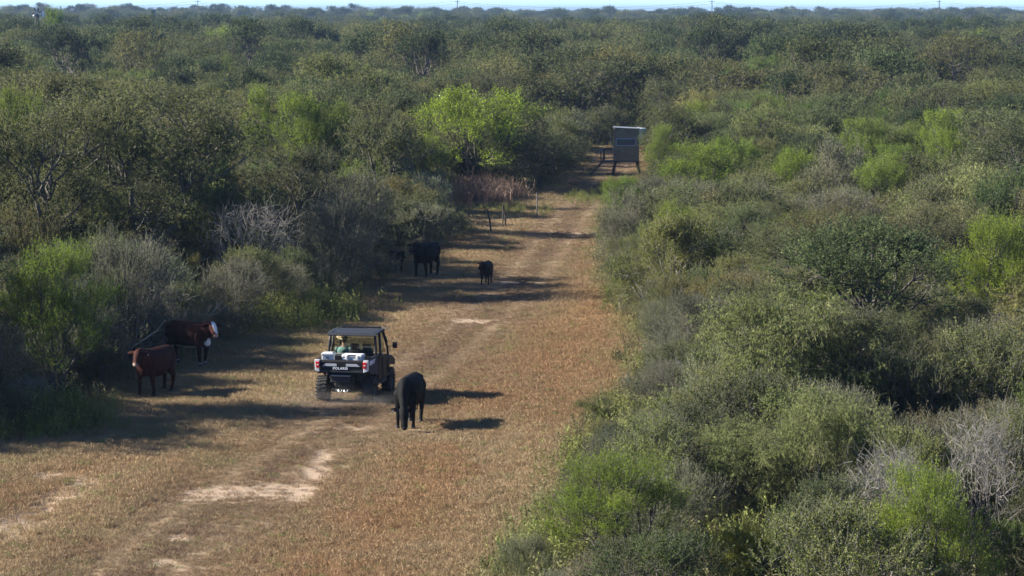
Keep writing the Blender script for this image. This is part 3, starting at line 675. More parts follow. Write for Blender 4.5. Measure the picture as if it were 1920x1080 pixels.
# ------------------------------------------------------------------ mesh builder for made things
class MB:
    def __init__(self): self.bm = bmesh.new()
    def box(self, c, s, rot=None, taper=None):
        vs = []
        for z in (-.5, .5):
            for x, y in ((-.5, -.5), (.5, -.5), (.5, .5), (-.5, .5)):
                t = 1 if taper is None or z < 0 else taper
                p = Vector((x*s[0]*t, y*s[1]*t, z*s[2]))
                if rot is not None: p = rot @ p
                vs.append(self.bm.verts.new(p+Vector(c)))
        for f in ((3, 2, 1, 0), (4, 5, 6, 7), (0, 1, 5, 4), (1, 2, 6, 5), (2, 3, 7, 6), (3, 0, 4, 7)): self.bm.faces.new([vs[i] for i in f])
        return self
    def bar(self, p, q, w, h=None):
        p = Vector(p); q = Vector(q); d = q-p; rot = d.to_track_quat('Z', 'Y').to_matrix(); return self.box((p+q)/2, (w, h or w, d.length), rot)
    def tube(self, pts, r, k=8, caps=True):
        pts = [Vector(p) for p in pts]; rings = []; rs = r if isinstance(r, (list, tuple)) else [r]*len(pts)
        for i, p in enumerate(pts):
            d = (pts[min(i+1, len(pts)-1)]-pts[max(i-1, 0)]).normalized(); ref = Vector((0, 0, 1)) if abs(d.z) < .9 else Vector((1, 0, 0))
            a = d.cross(ref).normalized(); b = d.cross(a)
            rings.append([self.bm.verts.new(p+(a*math.cos(t)+b*math.sin(t))*rs[i]) for t in [2*math.pi*j/k for j in range(k)]])
        for i in range(len(rings)-1):
            for j in range(k): self.bm.faces.new((rings[i][j], rings[i][(j+1) % k], rings[i+1][(j+1) % k], rings[i+1][j]))
        if caps: self.bm.faces.new(rings[0][::-1]); self.bm.faces.new(rings[-1])
        return self
    def lathe(self, prof, M=None, k=24):
        """profile (radius, height) revolved about local z, then moved by matrix M"""
        M = M or Matrix(); rings = []
        for r, z in prof: rings.append([self.bm.verts.new(M @ Vector((r*math.cos(t), r*math.sin(t), z))) for t in [2*math.pi*j/k for j in range(k)]])
        for i in range(len(rings)-1):
            for j in range(k): self.bm.faces.new((rings[i][j], rings[i][(j+1) % k], rings[i+1][(j+1) % k], rings[i+1][j]))
        return self
    def prism(self, poly, axis, a, b):
        """polygon in the two other axes, extruded along axis from a to b"""
        def mk(p, t): return {'x': (t, p[0], p[1]), 'y': (p[0], t, p[1]), 'z': (p[0], p[1], t)}[axis]
        A = [self.bm.verts.new(mk(p, a)) for p in poly]; B = [self.bm.verts.new(mk(p, b)) for p in poly]; n = len(poly)
        self.bm.faces.new(A[::-1]); self.bm.faces.new(B)
        for i in range(n): self.bm.faces.new((A[i], A[(i+1) % n], B[(i+1) % n], B[i]))
        return self
    def build(self, name, mat, parent=None, bevel=0, smooth=False):
        bmesh.ops.recalc_face_normals(self.bm, faces=self.bm.faces)
        if smooth:
            for f in self.bm.faces: f.smooth = True
        me = bpy.data.meshes.new(name); self.bm.to_mesh(me); self.bm.free(); me.materials.append(mat)
        o = bpy.data.objects.new(name, me); C.objects.link(o)
        if parent: o.parent = parent
        if bevel: b = o.modifiers.new('edge', 'BEVEL'); b.width = bevel; b.segments = 2; b.limit_method = 'ANGLE'
        return o

DUST = (.36, .27, .18)
m_black = plain('black_plastic', (.012, .012, .0135), .55, var=.3, dirt=DUST, dirtamt=.03, spec=.12)
m_tyre = plain('tyre_rubber', (.017, .0165, .0165), .85, var=.3, scale=20, dirt=DUST, dirtamt=.06)
m_rim = plain('rim_metal', (.05, .05, .052), .4, .7, dirt=DUST, dirtamt=.3)
m_roof = plain('slate_roof', (.018, .021, .027), .6, var=.15, dirt=DUST, dirtamt=.03, spec=.2)
m_cage = plain('cage_steel', (.010, .010, .011), .5, var=.2, dirt=DUST, dirtamt=.04, spec=.25)
m_white = plain('white_plastic', (.56, .56, .57), .45, var=.05, dirt=DUST, dirtamt=.2)
m_silver = plain('silver_trim', (.42, .43, .46), .45, .2, var=.1, dirt=DUST, dirtamt=.15)
m_steel = plain('bare_steel', (.50, .50, .50), .4, .8, var=.2, dirt=DUST, dirtamt=.3)
m_red = plain('red_lens', (.50, .012, .015), .25, var=.1)
m_amber = plain('clear_lens', (.7, .7, .68), .2, var=.1)
m_seat = plain('seat_vinyl', (.030, .030, .034), .6, var=.25)
m_grey = plain('grey_panel', (.032, .034, .040), .65, var=.15, dirt=DUST, dirtamt=.02, spec=.15)
m_letter = plain('white_letter', (.75, .76, .78), .5, var=.03)
m_blue = plain('blue_grey_decal', (.30, .36, .46), .45, var=.05)
m_label = plain('dark_label', (.03, .035, .05), .6)
def glass_mat(name, tint, clear):
    m, nt, out = new_mat(name); t = N(nt, 'ShaderNodeBsdfTransparent'); t.inputs[0].default_value = (*tint, 1)
    gl = N(nt, 'ShaderNodeBsdfGlossy', Roughness=.06); gl.inputs[0].default_value = (.9, .93, .95, 1); fr = N(nt, 'ShaderNodeFresnel', IOR=1.45); mx = N(nt, 'ShaderNodeMixShader')
    nt.links.new(fr.outputs[0], mx.inputs[0]); nt.links.new(t.outputs[0], mx.inputs[1]); nt.links.new(gl.outputs[0], mx.inputs[2]); nt.links.new(mx.outputs[0], out.inputs[0]); return m
m_glass = glass_mat('window_glass', (.66, .70, .68), .8)

BENCH = bpy.data.scenes.new('bench')       # a scratch scene in which modifiers and text are turned into plain meshes
def as_mesh(o):
    BENCH.collection.objects.link(o)
    with bpy.context.temp_override(scene=BENCH, view_layer=BENCH.view_layers[0]):
        dg = bpy.context.evaluated_depsgraph_get(); me = bpy.data.meshes.new_from_object(o.evaluated_get(dg))
    bpy.data.objects.remove(o); return me
def lettering(name, text, size, ext, off, mat, parent, loc, rot, scl, center=False):
    fc = bpy.data.curves.new(name, 'FONT'); fc.body = text; fc.size = size; fc.extrude = ext; fc.offset = off; fc.space_character = 1.1
    if center: fc.align_x = 'CENTER'
    me = as_mesh(bpy.data.objects.new(name, fc)); bpy.data.curves.remove(fc)
    me.materials.clear(); o = link(name, me, mat, parent); o.location = loc; o.rotation_euler = rot; o.scale = scl; return o
# ------------------------------------------------------------------ utility vehicle
def make_vehicle():
    p = at(651, 753); yaw = R(-11)
    # the rear axle stands at the spot; the root sits under the middle of the vehicle
    fw = Vector((-math.sin(yaw), math.cos(yaw), 0)); root = empty('utility_vehicle', p+fw*1.03, yaw)
    tag(root, 'black open-bed utility vehicle driving away up the dusty grass track', 'utility vehicle')
    def wheel(x, y, w):
        e = empty('wheel', (x, y, .355), 0, root)
        M = Matrix.Rotation(math.pi/2, 4, 'Y'); h = w/2
        t = MB().lathe([(.185, -h*.85), (.24, -h), (.31, -h*1.0), (.338, -h*.8), (.345, -h*.4), (.345, h*.4), (.338, h*.8), (.31, h*1.0), (.24, h), (.185, h*.85)], M, 32)
        for i in range(22):
            a = 2*math.pi*i/22
            for sx, sh in ((-.33, 0), (.33, .5)):
                b = a + sh*2*math.pi/22; rot = Matrix.Rotation(-b, 3, 'X'); t.box((sx*w, .347*math.sin(b), .347*math.cos(b)), (w*.44, .045, .024), rot)
            t.box((-.0, .351*math.sin(a+.07), .351*math.cos(a+.07)), (w*.16, .035, .018), Matrix.Rotation(-a-.07, 3, 'X'))
        t.build('tyre', m_tyre, e)
        r = MB().lathe([(.0, h*.35), (.07, h*.40), (.09, h*.25), (.16, h*.30), (.185, h*.82), (.19, h*.8), (.19, -h*.8), (.185, -h*.82), (.16, -h*.30), (.0, -h*.35)], M, 20)
        for i in range(5): a = 2*math.pi*i/5; r.box((h*.33*(1 if x > 0 else -1), .13*math.sin(a), .13*math.cos(a)), (.03, .05, .11), Matrix.Rotation(-a, 3, 'X'))
        r.build('rim', m_rim, e)
    for x in (-.655, .655): wheel(x, -1.03, .27); wheel(x, 1.03, .24)
    # chassis
    MB().box((0, .05, .40), (.62, 2.5, .10)).box((.0, -.2, .34), (1.05, 1.2, .05)).build('chassis', m_cage, root, .01)
    for s in (-1, 1):
        MB().bar((s*.25, -.75, .40), (s*.55, -1.03, .36), .05).bar((s*.25, -1.25, .40), (s*.55, -1.03, .36), .05).tube([(s*.2, -1.03, .40), (s*.56, -1.03, .36)], .03).build('suspension_arm', m_cage, root)
        MB().tube([(s*.42, -1.0, .42), (s*.36, -1.0, .86)], .045, 10).build('shock_absorber', m_grey, root)
        MB().bar((s*.25, .8, .40), (s*.55, 1.03, .36), .05).bar((s*.25, 1.25, .40), (s*.55, 1.03, .36), .05).build('suspension_arm', m_cage, root)
    MB().box((0, -1.05, .58), (.55, .50, .34)).box((.1, -.85, .70), (.8, .5, .2)).build('engine_cover', m_cage, root, .02)
    bump = MB().prism([(-.36, .64), (.20, .64), (.24, .80), (-.30, .80)], 'y', -1.44, -1.36).build('rear_bumper', m_grey, root, .012); bump.location = (-.02, 0, -.07)
    MB().box((-.07, -1.43, .765), (.55, .15, .022)).build('bumper_plate', m_silver, root, .006)
    MB().box((-.06, -1.455, .63), (.13, .02, .05)).build('badge', m_grey, root, .004)
    rec = MB().box((-.06, -1.38, .36), (.52, .10, .09)).box((-.06, -1.45, .36), (.10, .12, .08)).build('hitch_receiver', m_cage, root, .006)
    for x in (-.07, .09): MB().tube([(x-.045, -1.50, .385), (x-.04, -1.53, .345), (x, -1.54, .33), (x+.04, -1.53, .345), (x+.045, -1.50, .385)], .016, 6).build('shackle', m_steel, root)
    MB().box((-.15, -1.46, .37), (.12, .03, .03)).build('hitch_pin', m_steel, root)
    # cargo bed
    bed = MB(); y0, y1, zb, zt, hx = -1.60, -.52, .90, 1.20, .71
    bed.box((0, (y0+y1)/2, zb), (2*hx-.06, y1-y0-.02, .04)).box((0, y1-.03, (zb+zt)/2), (2*hx, .05, zt-zb))
    for s in (-1, 1): bed.box((s*(hx-.035), (y0+y1)/2+.02, (zb+zt)/2), (.06, y1-y0-.09, zt-zb)).box((s*(hx-.03), (y0+y1)/2, zt+.012), (.085, y1-y0-.02, .03))
    bed.build('cargo_bed', m_black, root, .008)
    tg = MB().prism([(-1.635, .92), (-1.585, .88), (-1.555, .90), (-1.555, 1.205), (-1.60, 1.215), (-1.64, 1.17)], 'x', -.60, .60).build('tailgate', m_black, root, .008)
    MB().box((0, -1.625, .905), (1.16, .03, .05)).build('lower_lip', m_grey, tg, .006)
    for s in (-1, 1):
        MB().prism([(s*.13, 1.045), (s*.53, 1.045), (s*.43, 1.115), (s*.13, 1.115)] if s > 0 else [(s*.53, 1.045), (s*.13, 1.045), (s*.13, 1.115), (s*.43, 1.115)], 'y', -1.652, -1.636).build('trim_insert', m_silver, tg, .003)
    lettering('lettering', 'POLARIS', .088, .004, .0025, m_letter, tg, (-.03, -1.645, .962), (math.pi/2, 0, 0), (1.15, 1, 1), True)
    for s in (-1, 1):
        MB().prism([(s*.612, .88), (s*.735, .92), (s*.748, 1.215), (s*.612, 1.215)], 'y', -1.655, -1.53).build('corner_panel', m_white, root, .012)
        tl = MB().prism([(s*.606, 1.00), (s*.700, 1.00), (s*.715, 1.165), (s*.606, 1.165)], 'y', -1.678, -1.648).build('taillight', m_red, root, .008)
        MB().box((s*.655, -1.681, 1.085), (.05, .008, .03)).build('lens_bar', m_amber, tl)
        bs = MB().prism([(-1.53, .90), (-1.50, 1.205), (-.55, 1.205), (-.50, .72), (-.66, .66), (-.76, .74), (-1.30, .80)], 'x', s*.700, s*.742).build('bed_side', m_grey, root, .01)
        MB().prism([(-1.49, 1.06), (-1.47, 1.185), (-.80, 1.185), (-.95, 1.06)], 'x', s*.7425, s*.748).build('decal', m_blue, bs)
        lettering('decal_lettering', 'XP', .13, .002, .004, m_letter, bs, (s*.7495, -1.44 if s > 0 else -1.05, 1.075), (math.pi/2, 0, math.pi/2*s), (1.5, 1, 1))
    # cab floor, nose, fenders
    MB().box((0, .25, .46), (1.36, 1.55, .06)).build('cab_floor', m_black, root, .01)
    nose = MB().prism([(.86, .50), (.86, 1.10), (1.05, 1.10), (1.50, .96), (1.56, .80), (1.50, .52)], 'x', -.50, .50).build('hood', m_grey, root, .03)
    for s in (-1, 1):
        MB().prism([(.55, .86), (.72, 1.02), (1.05, 1.06), (1.42, .92), (1.47, .76), (1.38, .74), (1.25, .80), (.80, .80), (.66, .62)], 'x', s*.50, s*.76).build('front_fender', m_black, root, .02)
        MB().box((s*.38, 1.53, .82), (.2, .05, .1)).build('headlight', m_amber, root, .015)
    MB().box((0, .80, .98), (1.34, .22, .22)).build('dashboard', m_black, root, .03)
    st = MB(); st.tube([(-.36+.17*math.cos(t), .545+.06*math.sin(t), 1.09+.16*math.sin(t)) for t in [2*math.pi*i/20 for i in range(21)]], .014, 6)
    st.bar((-.53, .545, 1.09), (-.19, .545, 1.09), .02).bar((-.36, .55, 1.09), (-.36, .72, 1.02), .04).build('steering_wheel', m_seat, root)
    for x in (-.36, .02, .36):
        w = .34 if x else .30
        se = empty('seat', (x, 0, 0), 0, root)
        MB().box((0, .14, .74), (w, .50, .14)).build('cushion', m_seat, se, .04)
        hb = .56 if x > -.3 else .40
        MB().box((0, -.16, .78+hb/2), (w, .12, hb), Matrix.Rotation(R(10), 3, 'X')).build('backrest', m_seat, se, .04)
        if x < -.3: continue
        MB().box((0, -.22, 1.42), (w*.7, .09, .17), Matrix.Rotation(R(8), 3, 'X')).build('headrest', m_seat, se, .03)
    # roll cage
    zr = 1.80
    cage = MB()
    for s in (-1, 1):
        cage.tube([(s*.66, -.44, .80), (s*.665, -.44, 1.25), (s*.645, -.40, 1.60), (s*.62, -.36, zr-.03)], .036, 8)
        cage.tube([(s*.62, -.36, zr-.03), (s*.60, .40, zr+.0), (s*.62, .58, zr-.03), (s*.67, .88, 1.28), (s*.68, .95, 1.0)], .036, 8)
        cage.tube([(s*.64, .05, zr-.02), (s*.685, .0, 1.30), (s*.69, -.02, .62)], .034, 8)
    cage.tube([(-.62, -.36, zr-.03), (.62, -.36, zr-.03)], .028).tube([(-.60, .5, zr-.01), (.60, .5, zr-.01)], .028).tube([(-.66, -.44, 1.24), (.66, -.44, 1.24)], .025)
    cage.build('roll_cage', m_cage, root, smooth=True)
    rf = MB().prism([(-.50, 1.735), (-.51, 1.765), (-.38, 1.825), (.10, 1.855), (.46, 1.855), (.54, 1.825), (.50, 1.795), (-.34, 1.795)], 'x', -.70, .70).build('roof', m_roof, root, .018)
    for s in (-1, 1):
        MB().prism([(-.45, 1.79), (-.36, 1.838), (.44, 1.868), (.44, 1.85), (-.36, 1.80)], 'x', s*.56, s*.62).build('roof_rib', m_roof, rf, .006)
        MB().tube([(s*.655, -.53, 1.755), (s*.655, -.505, 1.755)], .02, 8).build('bolt', m_cage, rf)
    lb = MB().box((0, .56, 1.875), (1.16, .06, .05)).build('light_bar', m_cage, root, .01)
    for s in (-1, 1): MB().box((s*.52, .54, 1.855), (.03, .08, .06)).build('bracket', m_cage, lb)
    MB().tube([(.56, .62, 1.87), (.80, .66, 1.84)], .010, 6).build('antenna_stub', m_steel, root)
    MB().box((0, -.425, 1.47), (1.20, .008, .44)).build('rear_window', m_glass, root)
    MB().prism([(.60, 1.76), (.89, 1.14), (.897, 1.14), (.607, 1.76)], 'x', -.60, .60).build('windshield', m_glass, root)
    for s in (-1, 1):
        dr = MB().prism([(-.42, .52), (-.44, 1.12), (-.20, 1.20), (.10, 1.16), (.60, 1.14), (.86, 1.05), (.88, .72), (.62, .50)], 'x', s*.685, s*.735).build('door', m_black, root, .015)
        MB().box((s*.744, -.25, 1.0), (.02, .14, .035)).build('handle', m_grey, dr, .005)
        MB().bar((s*.752, .05, .54), (s*.752, .02, 1.12), .022).build('edge_strip', m_grey, dr)
        mi = MB().bar((s*.69, .86, 1.30), (s*.86, .84, 1.34), .02).build('mirror_arm', m_cage, root)
        MB().box((s*.90, .83, 1.36), (.13, .05, .17)).build('mirror', m_black, mi, .015)
        MB().tube([(s*.66, .48, 1.66), (s*.72, .54, 1.62), (s*.74, .62, 1.46), (s*.70, .68, 1.42)], .012, 6).build('grab_handle', m_cage, root)
        MB().tube([(s*.70, -.50, .44), (s*.74, .0, .44), (s*.70, .70, .44)], .028, 8).build('side_step', m_cage, root)
    return root
veh = make_vehicle()
def on_vehicle(x, y, z): return veh.matrix_basis @ Vector((x, y, z))
# load in the bed
b = empty('storage_tub', on_vehicle(-.43, -1.38, .922), veh.rotation_euler.z+R(4)); tag(b, 'white square lidded tub with dark label, left end of the cargo bed', 'tub')
MB().box((0, 0, .20), (.30, .27, .40), taper=1.06).build('tub_body', m_white, b, .02)
MB().box((0, 0, .425), (.345, .31, .05)).box((0, 0, .46), (.27, .24, .025)).build('lid', m_white, b, .012)
MB().box((0, -.1465, .335), (.09, .006, .045)).build('label_patch', m_label, b)
b = empty('ice_chest', on_vehicle(.24, -1.25, .922), veh.rotation_euler.z-R(2)); tag(b, 'long white ice chest with two latches, right end of the cargo bed', 'ice chest')
MB().box((0, 0, .16), (.54, .30, .32), taper=1.04).build('chest_body', m_white, b, .02)
MB().box((0, 0, .375), (.58, .33, .10)).build('lid', m_white, b, .03)
for s in (-1, 1):
    MB().box((s*.15, -.172, .345), (.055, .02, .10)).build('latch', m_amber, b, .008)
MB().box((0, -.1655, .40), (.22, .008, .03)).build('lid_groove', m_grey, b)

# ------------------------------------------------------------------ bodies grown from blended volumes
def grow(name, blobs, voxel, smooth_it, mat_slot=None):
    """blobs: (centre, radii, rotation or None); one continuous skin over their union"""
    bm = bmesh.new()
    for c, r, rot in blobs:
        M = Matrix.Translation(Vector(c)) @ (rot.to_4x4() if rot is not None else Matrix()) @ Matrix.Diagonal((*r, 1))
        bmesh.ops.create_icosphere(bm, subdivisions=2, radius=1, matrix=M)
    me = bpy.data.meshes.new(name+'_raw'); bm.to_mesh(me); bm.free(); o = bpy.data.objects.new(name+'_raw', me)
    r = o.modifiers.new('r', 'REMESH'); r.mode = 'VOXEL'; r.voxel_size = voxel
    s = o.modifiers.new('s', 'SMOOTH'); s.factor = .5; s.iterations = smooth_it
    out = as_mesh(o); out.name = name; bpy.data.meshes.remove(me)
    out.polygons.foreach_set('use_smooth', np.ones(len(out.polygons), bool)); return out
def chain(blobs, pts, rad, step=.35):
    """tapered limb through points; rad entries are r or (rx, ry, rz)"""
    for i in range(len(pts)-1):
        a = Vector(pts[i]); b = Vector(pts[i+1]); ra = Vector(rad[i] if isinstance(rad[i], tuple) else (rad[i],)*3); rb = Vector(rad[i+1] if isinstance(rad[i+1], tuple) else (rad[i+1],)*3)
        n = max(2, int((b-a).length/(min(*ra, *rb)*step))+1)
        for k in range(n+1 if i == len(pts)-2 else n):
            t = k/n; blobs.append((a.lerp(b, t), ra.lerp(rb, t), None))
def paint(me, fn, name='coat'):
    n = len(me.vertices); co = np.empty(n*3, np.float32); me.vertices.foreach_get('co', co); co = co.reshape(-1, 3)
    c = fn(co); a = me.attributes.new(name, 'FLOAT_COLOR', 'POINT'); a.data.foreach_set('color', np.ascontiguousarray(np.concatenate([c, np.ones((n, 1))], 1), np.float32).ravel())
m_coat = attr_mat('hide', 'coat', .8, noise_scale=16, var=.25, spec=.10, bump=.3)
m_hoof = plain('hoof_horn', (.014, .012, .011), .6); m_eye = plain('eye', (.01, .01, .01), .15)
m_tagw = plain('ear_tag_plastic', (.30, .29, .24), .5)

def make_cow(label, name, loc, heading, scale, pose, base, white=None, tagged=None, step=0.0, girth=1.0, yawhead=0.0):
    """heading: direction the animal faces (x, y). The body faces local +y."""
    rz = math.atan2(heading[1], heading[0]) - math.pi/2
    root = empty(name, loc, rz); root.scale = (scale,)*3; tag(root, label, 'cow' if name == 'cow' else 'calf')
    B = []; G = girth
    chain(B, [(0, -.80, 1.06), (0, -.68, 1.01), (0, -.42, .945), (0, -.10, .885), (0, .20, .890), (0, .46, .925), (0, .62, .97)],
          [(.16, .14, .20), (.245*G, .2, .30), (.285*G, .2, .37), (.335*G, .2, .425), (.315*G, .2, .415), (.26*G, .2, .385), (.19, .14, .29)], .12)
    for s in (-1, 1): B.append((Vector((s*.13, -.74, 1.17)), Vector((.075, .09, .07)), None))      # hook bones
    B.append((Vector((0, .40, 1.24)), Vector((.09, .22, .075)), None))                               # withers
    B.append((Vector((0, .58, .70)), Vector((.13, .17, .17)), None))                                 # brisket
    # head and neck
    if pose == 'graze':
        neck = [(0, .58, 1.03), (0, .84, .84), (0, 1.00, .62)]; nr = [(.17, .17, .28), (.12, .14, .21), (.10, .12, .15)]; poll = Vector((0, 1.06, .53)); mz = Vector((0, 1.27, .11))
    elif pose == 'calf':
        neck = [(0, .60, 1.05), (0, .80, 1.15), (0, .90, 1.22)]; nr = [(.16, .15, .25), (.135, .13, .19), (.12, .12, .14)]; poll = Vector((0, .93, 1.26)); mz = Vector((0, 1.22, .97))
    else:
        neck = [(0, .58, 1.05), (0, .80, 1.14), (0, .92, 1.21)]; nr = [(.19, .16, .30), (.16, .14, .24), (.135, .12, .16)]; poll = Vector((0, .95, 1.26)); mz = Vector((0, 1.27, .96))
    RZ = Matrix.Rotation(yawhead, 3, 'Z'); piv = Vector((0, .72, poll.z))
    tw = lambda v: (piv + RZ @ (Vector(v)-piv))
    neck[2] = tw(neck[2]); neck[1] = Vector(neck[1]).lerp(tw(neck[1]), .6)
    chain(B, neck, nr, .25)
    P, Z = poll, mz; ax = (Z-P)
    hp = [P, P+ax*.30, P+ax*.65, P+ax*.90, Z]
    chain(B, [tw(q) for q in hp], [.118, (.128, .125, .125), (.092, .10, .10), (.098, .085, .085), (.080, .062, .066)], .25)
    fwd = ax.normalized(); up = Vector((1, 0, 0)).cross(fwd)
    eyes = []; tagpos = []
    for s in (-1, 1):
        e0 = P+Vector((s*.09, -.01, 0))-fwd*.0; e1 = P+Vector((s*.34, -.04, -.03 if pose != 'graze' else .04))
        for k in range(8):
            t = k/7; w = .028+.055*math.sin(math.pi*min(1, t*1.05))
            B.append((tw(e0.lerp(e1, t)), Vector((.03, .024, w*.85)), RZ)); 
        tagpos.append(tw(e0.lerp(e1, .72)+Vector((0, .03, -.04)))); eyes.append(tw(P+ax*.33+Vector((s*.108, .02, .02))))
    # legs
    hooves = []
    for s in (-1, 1):
        o = step*s
        f = [(s*.17, .46, .86), (s*.185, .47, .64), (s*.19, .46+o*.5, .38), (s*.19, .45+o, .13), (s*.19, .46+o, .05)]; chain(B, f, [.15, .105, .062, .046, .052], .3); hooves.append(f[-1])
        h = [(s*.16, -.62, .95), (s*.185, -.50, .74), (s*.165, -.76-o*.5, .47), (s*.155, -.72-o, .14), (s*.155, -.69-o, .05)]; chain(B, h, [(.14, .22, .22), (.12, .165, .17), (.066, .08, .085), .050, .056], .3); hooves.append(h[-1])
    chain(B, [(0, -.90, 1.16), (0, -.975, 1.02), (.01, -.985, .70), (.015, -.97, .48)], [.032, .026, .022, .020], .6); chain(B, [(.015, -.97, .48), (.015, -.965, .32)], [.036, .022], .5)
    if name == 'cow': B.append((Vector((0, -.42, .60)), Vector((.12, .14, .09)), None))
    me = grow('hide', B, .024, 4); base = np.array(base)
    Pt, Zt = np.array(tw(P)), np.array(tw(Z))
    def coat(co):
        n = len(co); nn = fbm(co[:, 0]*3+co[:, 2]*2+7, co[:, 1]*3+co[:, 2]*3, .5, 3)
        c = base[None]*(.75+.5*nn)[:, None]*np.ones((n, 3))
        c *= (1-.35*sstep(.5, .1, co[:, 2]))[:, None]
        if white:
            axv = Zt-Pt; t = ((co-Pt) @ axv)/(axv @ axv); near = np.linalg.norm(co-Pt-np.clip(t, 0, 1)[:, None]*axv, axis=1)
            fz = (co-Pt) @ np.array(RZ @ Vector((1, 0, 0)))
            face = sstep(.16, .13, near)*sstep(-.18, -.05, t)*sstep(.080, .045, np.abs(fz)+.16*(nn-.5))*sstep(.97, .86, t)
            br = sstep(.155, .09, np.linalg.norm((co-np.array([0.02, .74, .72]))*np.array([1.1, 1, 1.0]), axis=1)+.16*(nn-.5))
            sock = sstep(.13, .08, co[:, 2]+.08*(nn-.5)); belly = sstep(.60, .565, co[:, 2])*sstep(.5, .4, np.abs(co[:, 1]+.1))*(co[:, 2] > .5)
            w = np.maximum(np.maximum(face, br), np.maximum(sock*.8, belly*.7)); c = c*(1-w)[:, None] + np.array([.72, .68, .62])*w[:, None]
            nose = sstep(.09, .06, np.linalg.norm(co-Zt, axis=1)); c = c*(1-nose)[:, None] + np.array([.45, .27, .22])*nose[:, None]
        else:
            nose = sstep(.085, .06, np.linalg.norm(co-Zt, axis=1)); c = c*(1-.5*nose)[:, None] + np.array([.05, .045, .045])*.5*nose[:, None]
            if tagged == 'pale_muzzle': c = c*(1-nose)[:, None] + np.array([.32, .24, .2])*nose[:, None]
        return c
    paint(me, coat); link('body', me, m_coat, root)
    for q in hooves: MB().lathe([(.0, .075), (.048, .07), (.06, .0), (.0, 0)], Matrix.Translation((q[0], q[1]+.02, 0)), 10).build('hoof', m_hoof, root)
    for q in eyes: MB().lathe([(0, -.018), (.013, -.012), (.018, 0), (.013, .012), (0, .018)], Matrix.Translation(q), 8).build('eye', m_eye, root)
    if tagged in ('left', 'both', 'pale_muzzle'): MB().box(tagpos[0], (.04, .010, .050), RZ).build('ear_tag', m_tagw, root, .003)
    if tagged in ('right', 'both'): MB().box(tagpos[1], (.04, .010, .050), RZ).build('ear_tag', m_tagw, root, .003)
    return root
BLACK = (.0045, .0042, .0044); REDB = (.036, .010, .0065); DRED = (.036, .009, .0065)
make_cow('black cow grazing head down on the track behind the vehicle', 'cow', at(768, 797), (-.19, -1), 1.0, 'graze', BLACK, tagged='right', step=.07, girth=1.0, yawhead=R(16))
make_cow('plain red-brown cow standing in the shade, facing the camera', 'cow', at(291, 738), (-.40, -.92), 1.0, 'up', REDB, tagged='pale_muzzle', step=.06, girth=1.02, yawhead=R(14))
make_cow('red-brown cow with white face and brisket by the left brush', 'cow', at(358, 683), (.84, -.54), 1.0, 'up', DRED, white=True, step=.05, girth=1.08, yawhead=R(-30))
make_cow('large black cow standing across the shaded track farther up', 'cow', at(799, 518), (-.40, -.92), 1.06, 'up', (.0045, .0048, .0055), step=.05, girth=1.05, yawhead=R(-6))
make_cow('small dark brown-black calf alone in the middle of the track', 'calf', at(912, 532), (-.16, -.98), .68, 'calf', (.018, .008, .006), step=.05, girth=.85, yawhead=R(-26))
make_cow('dark calf peering out of the ashy brush beside the large black cow', 'calf', at(742, 512), (.35, -.94), .72, 'calf', (.009, .006, .0065), step=.03, girth=.9, yawhead=R(12))

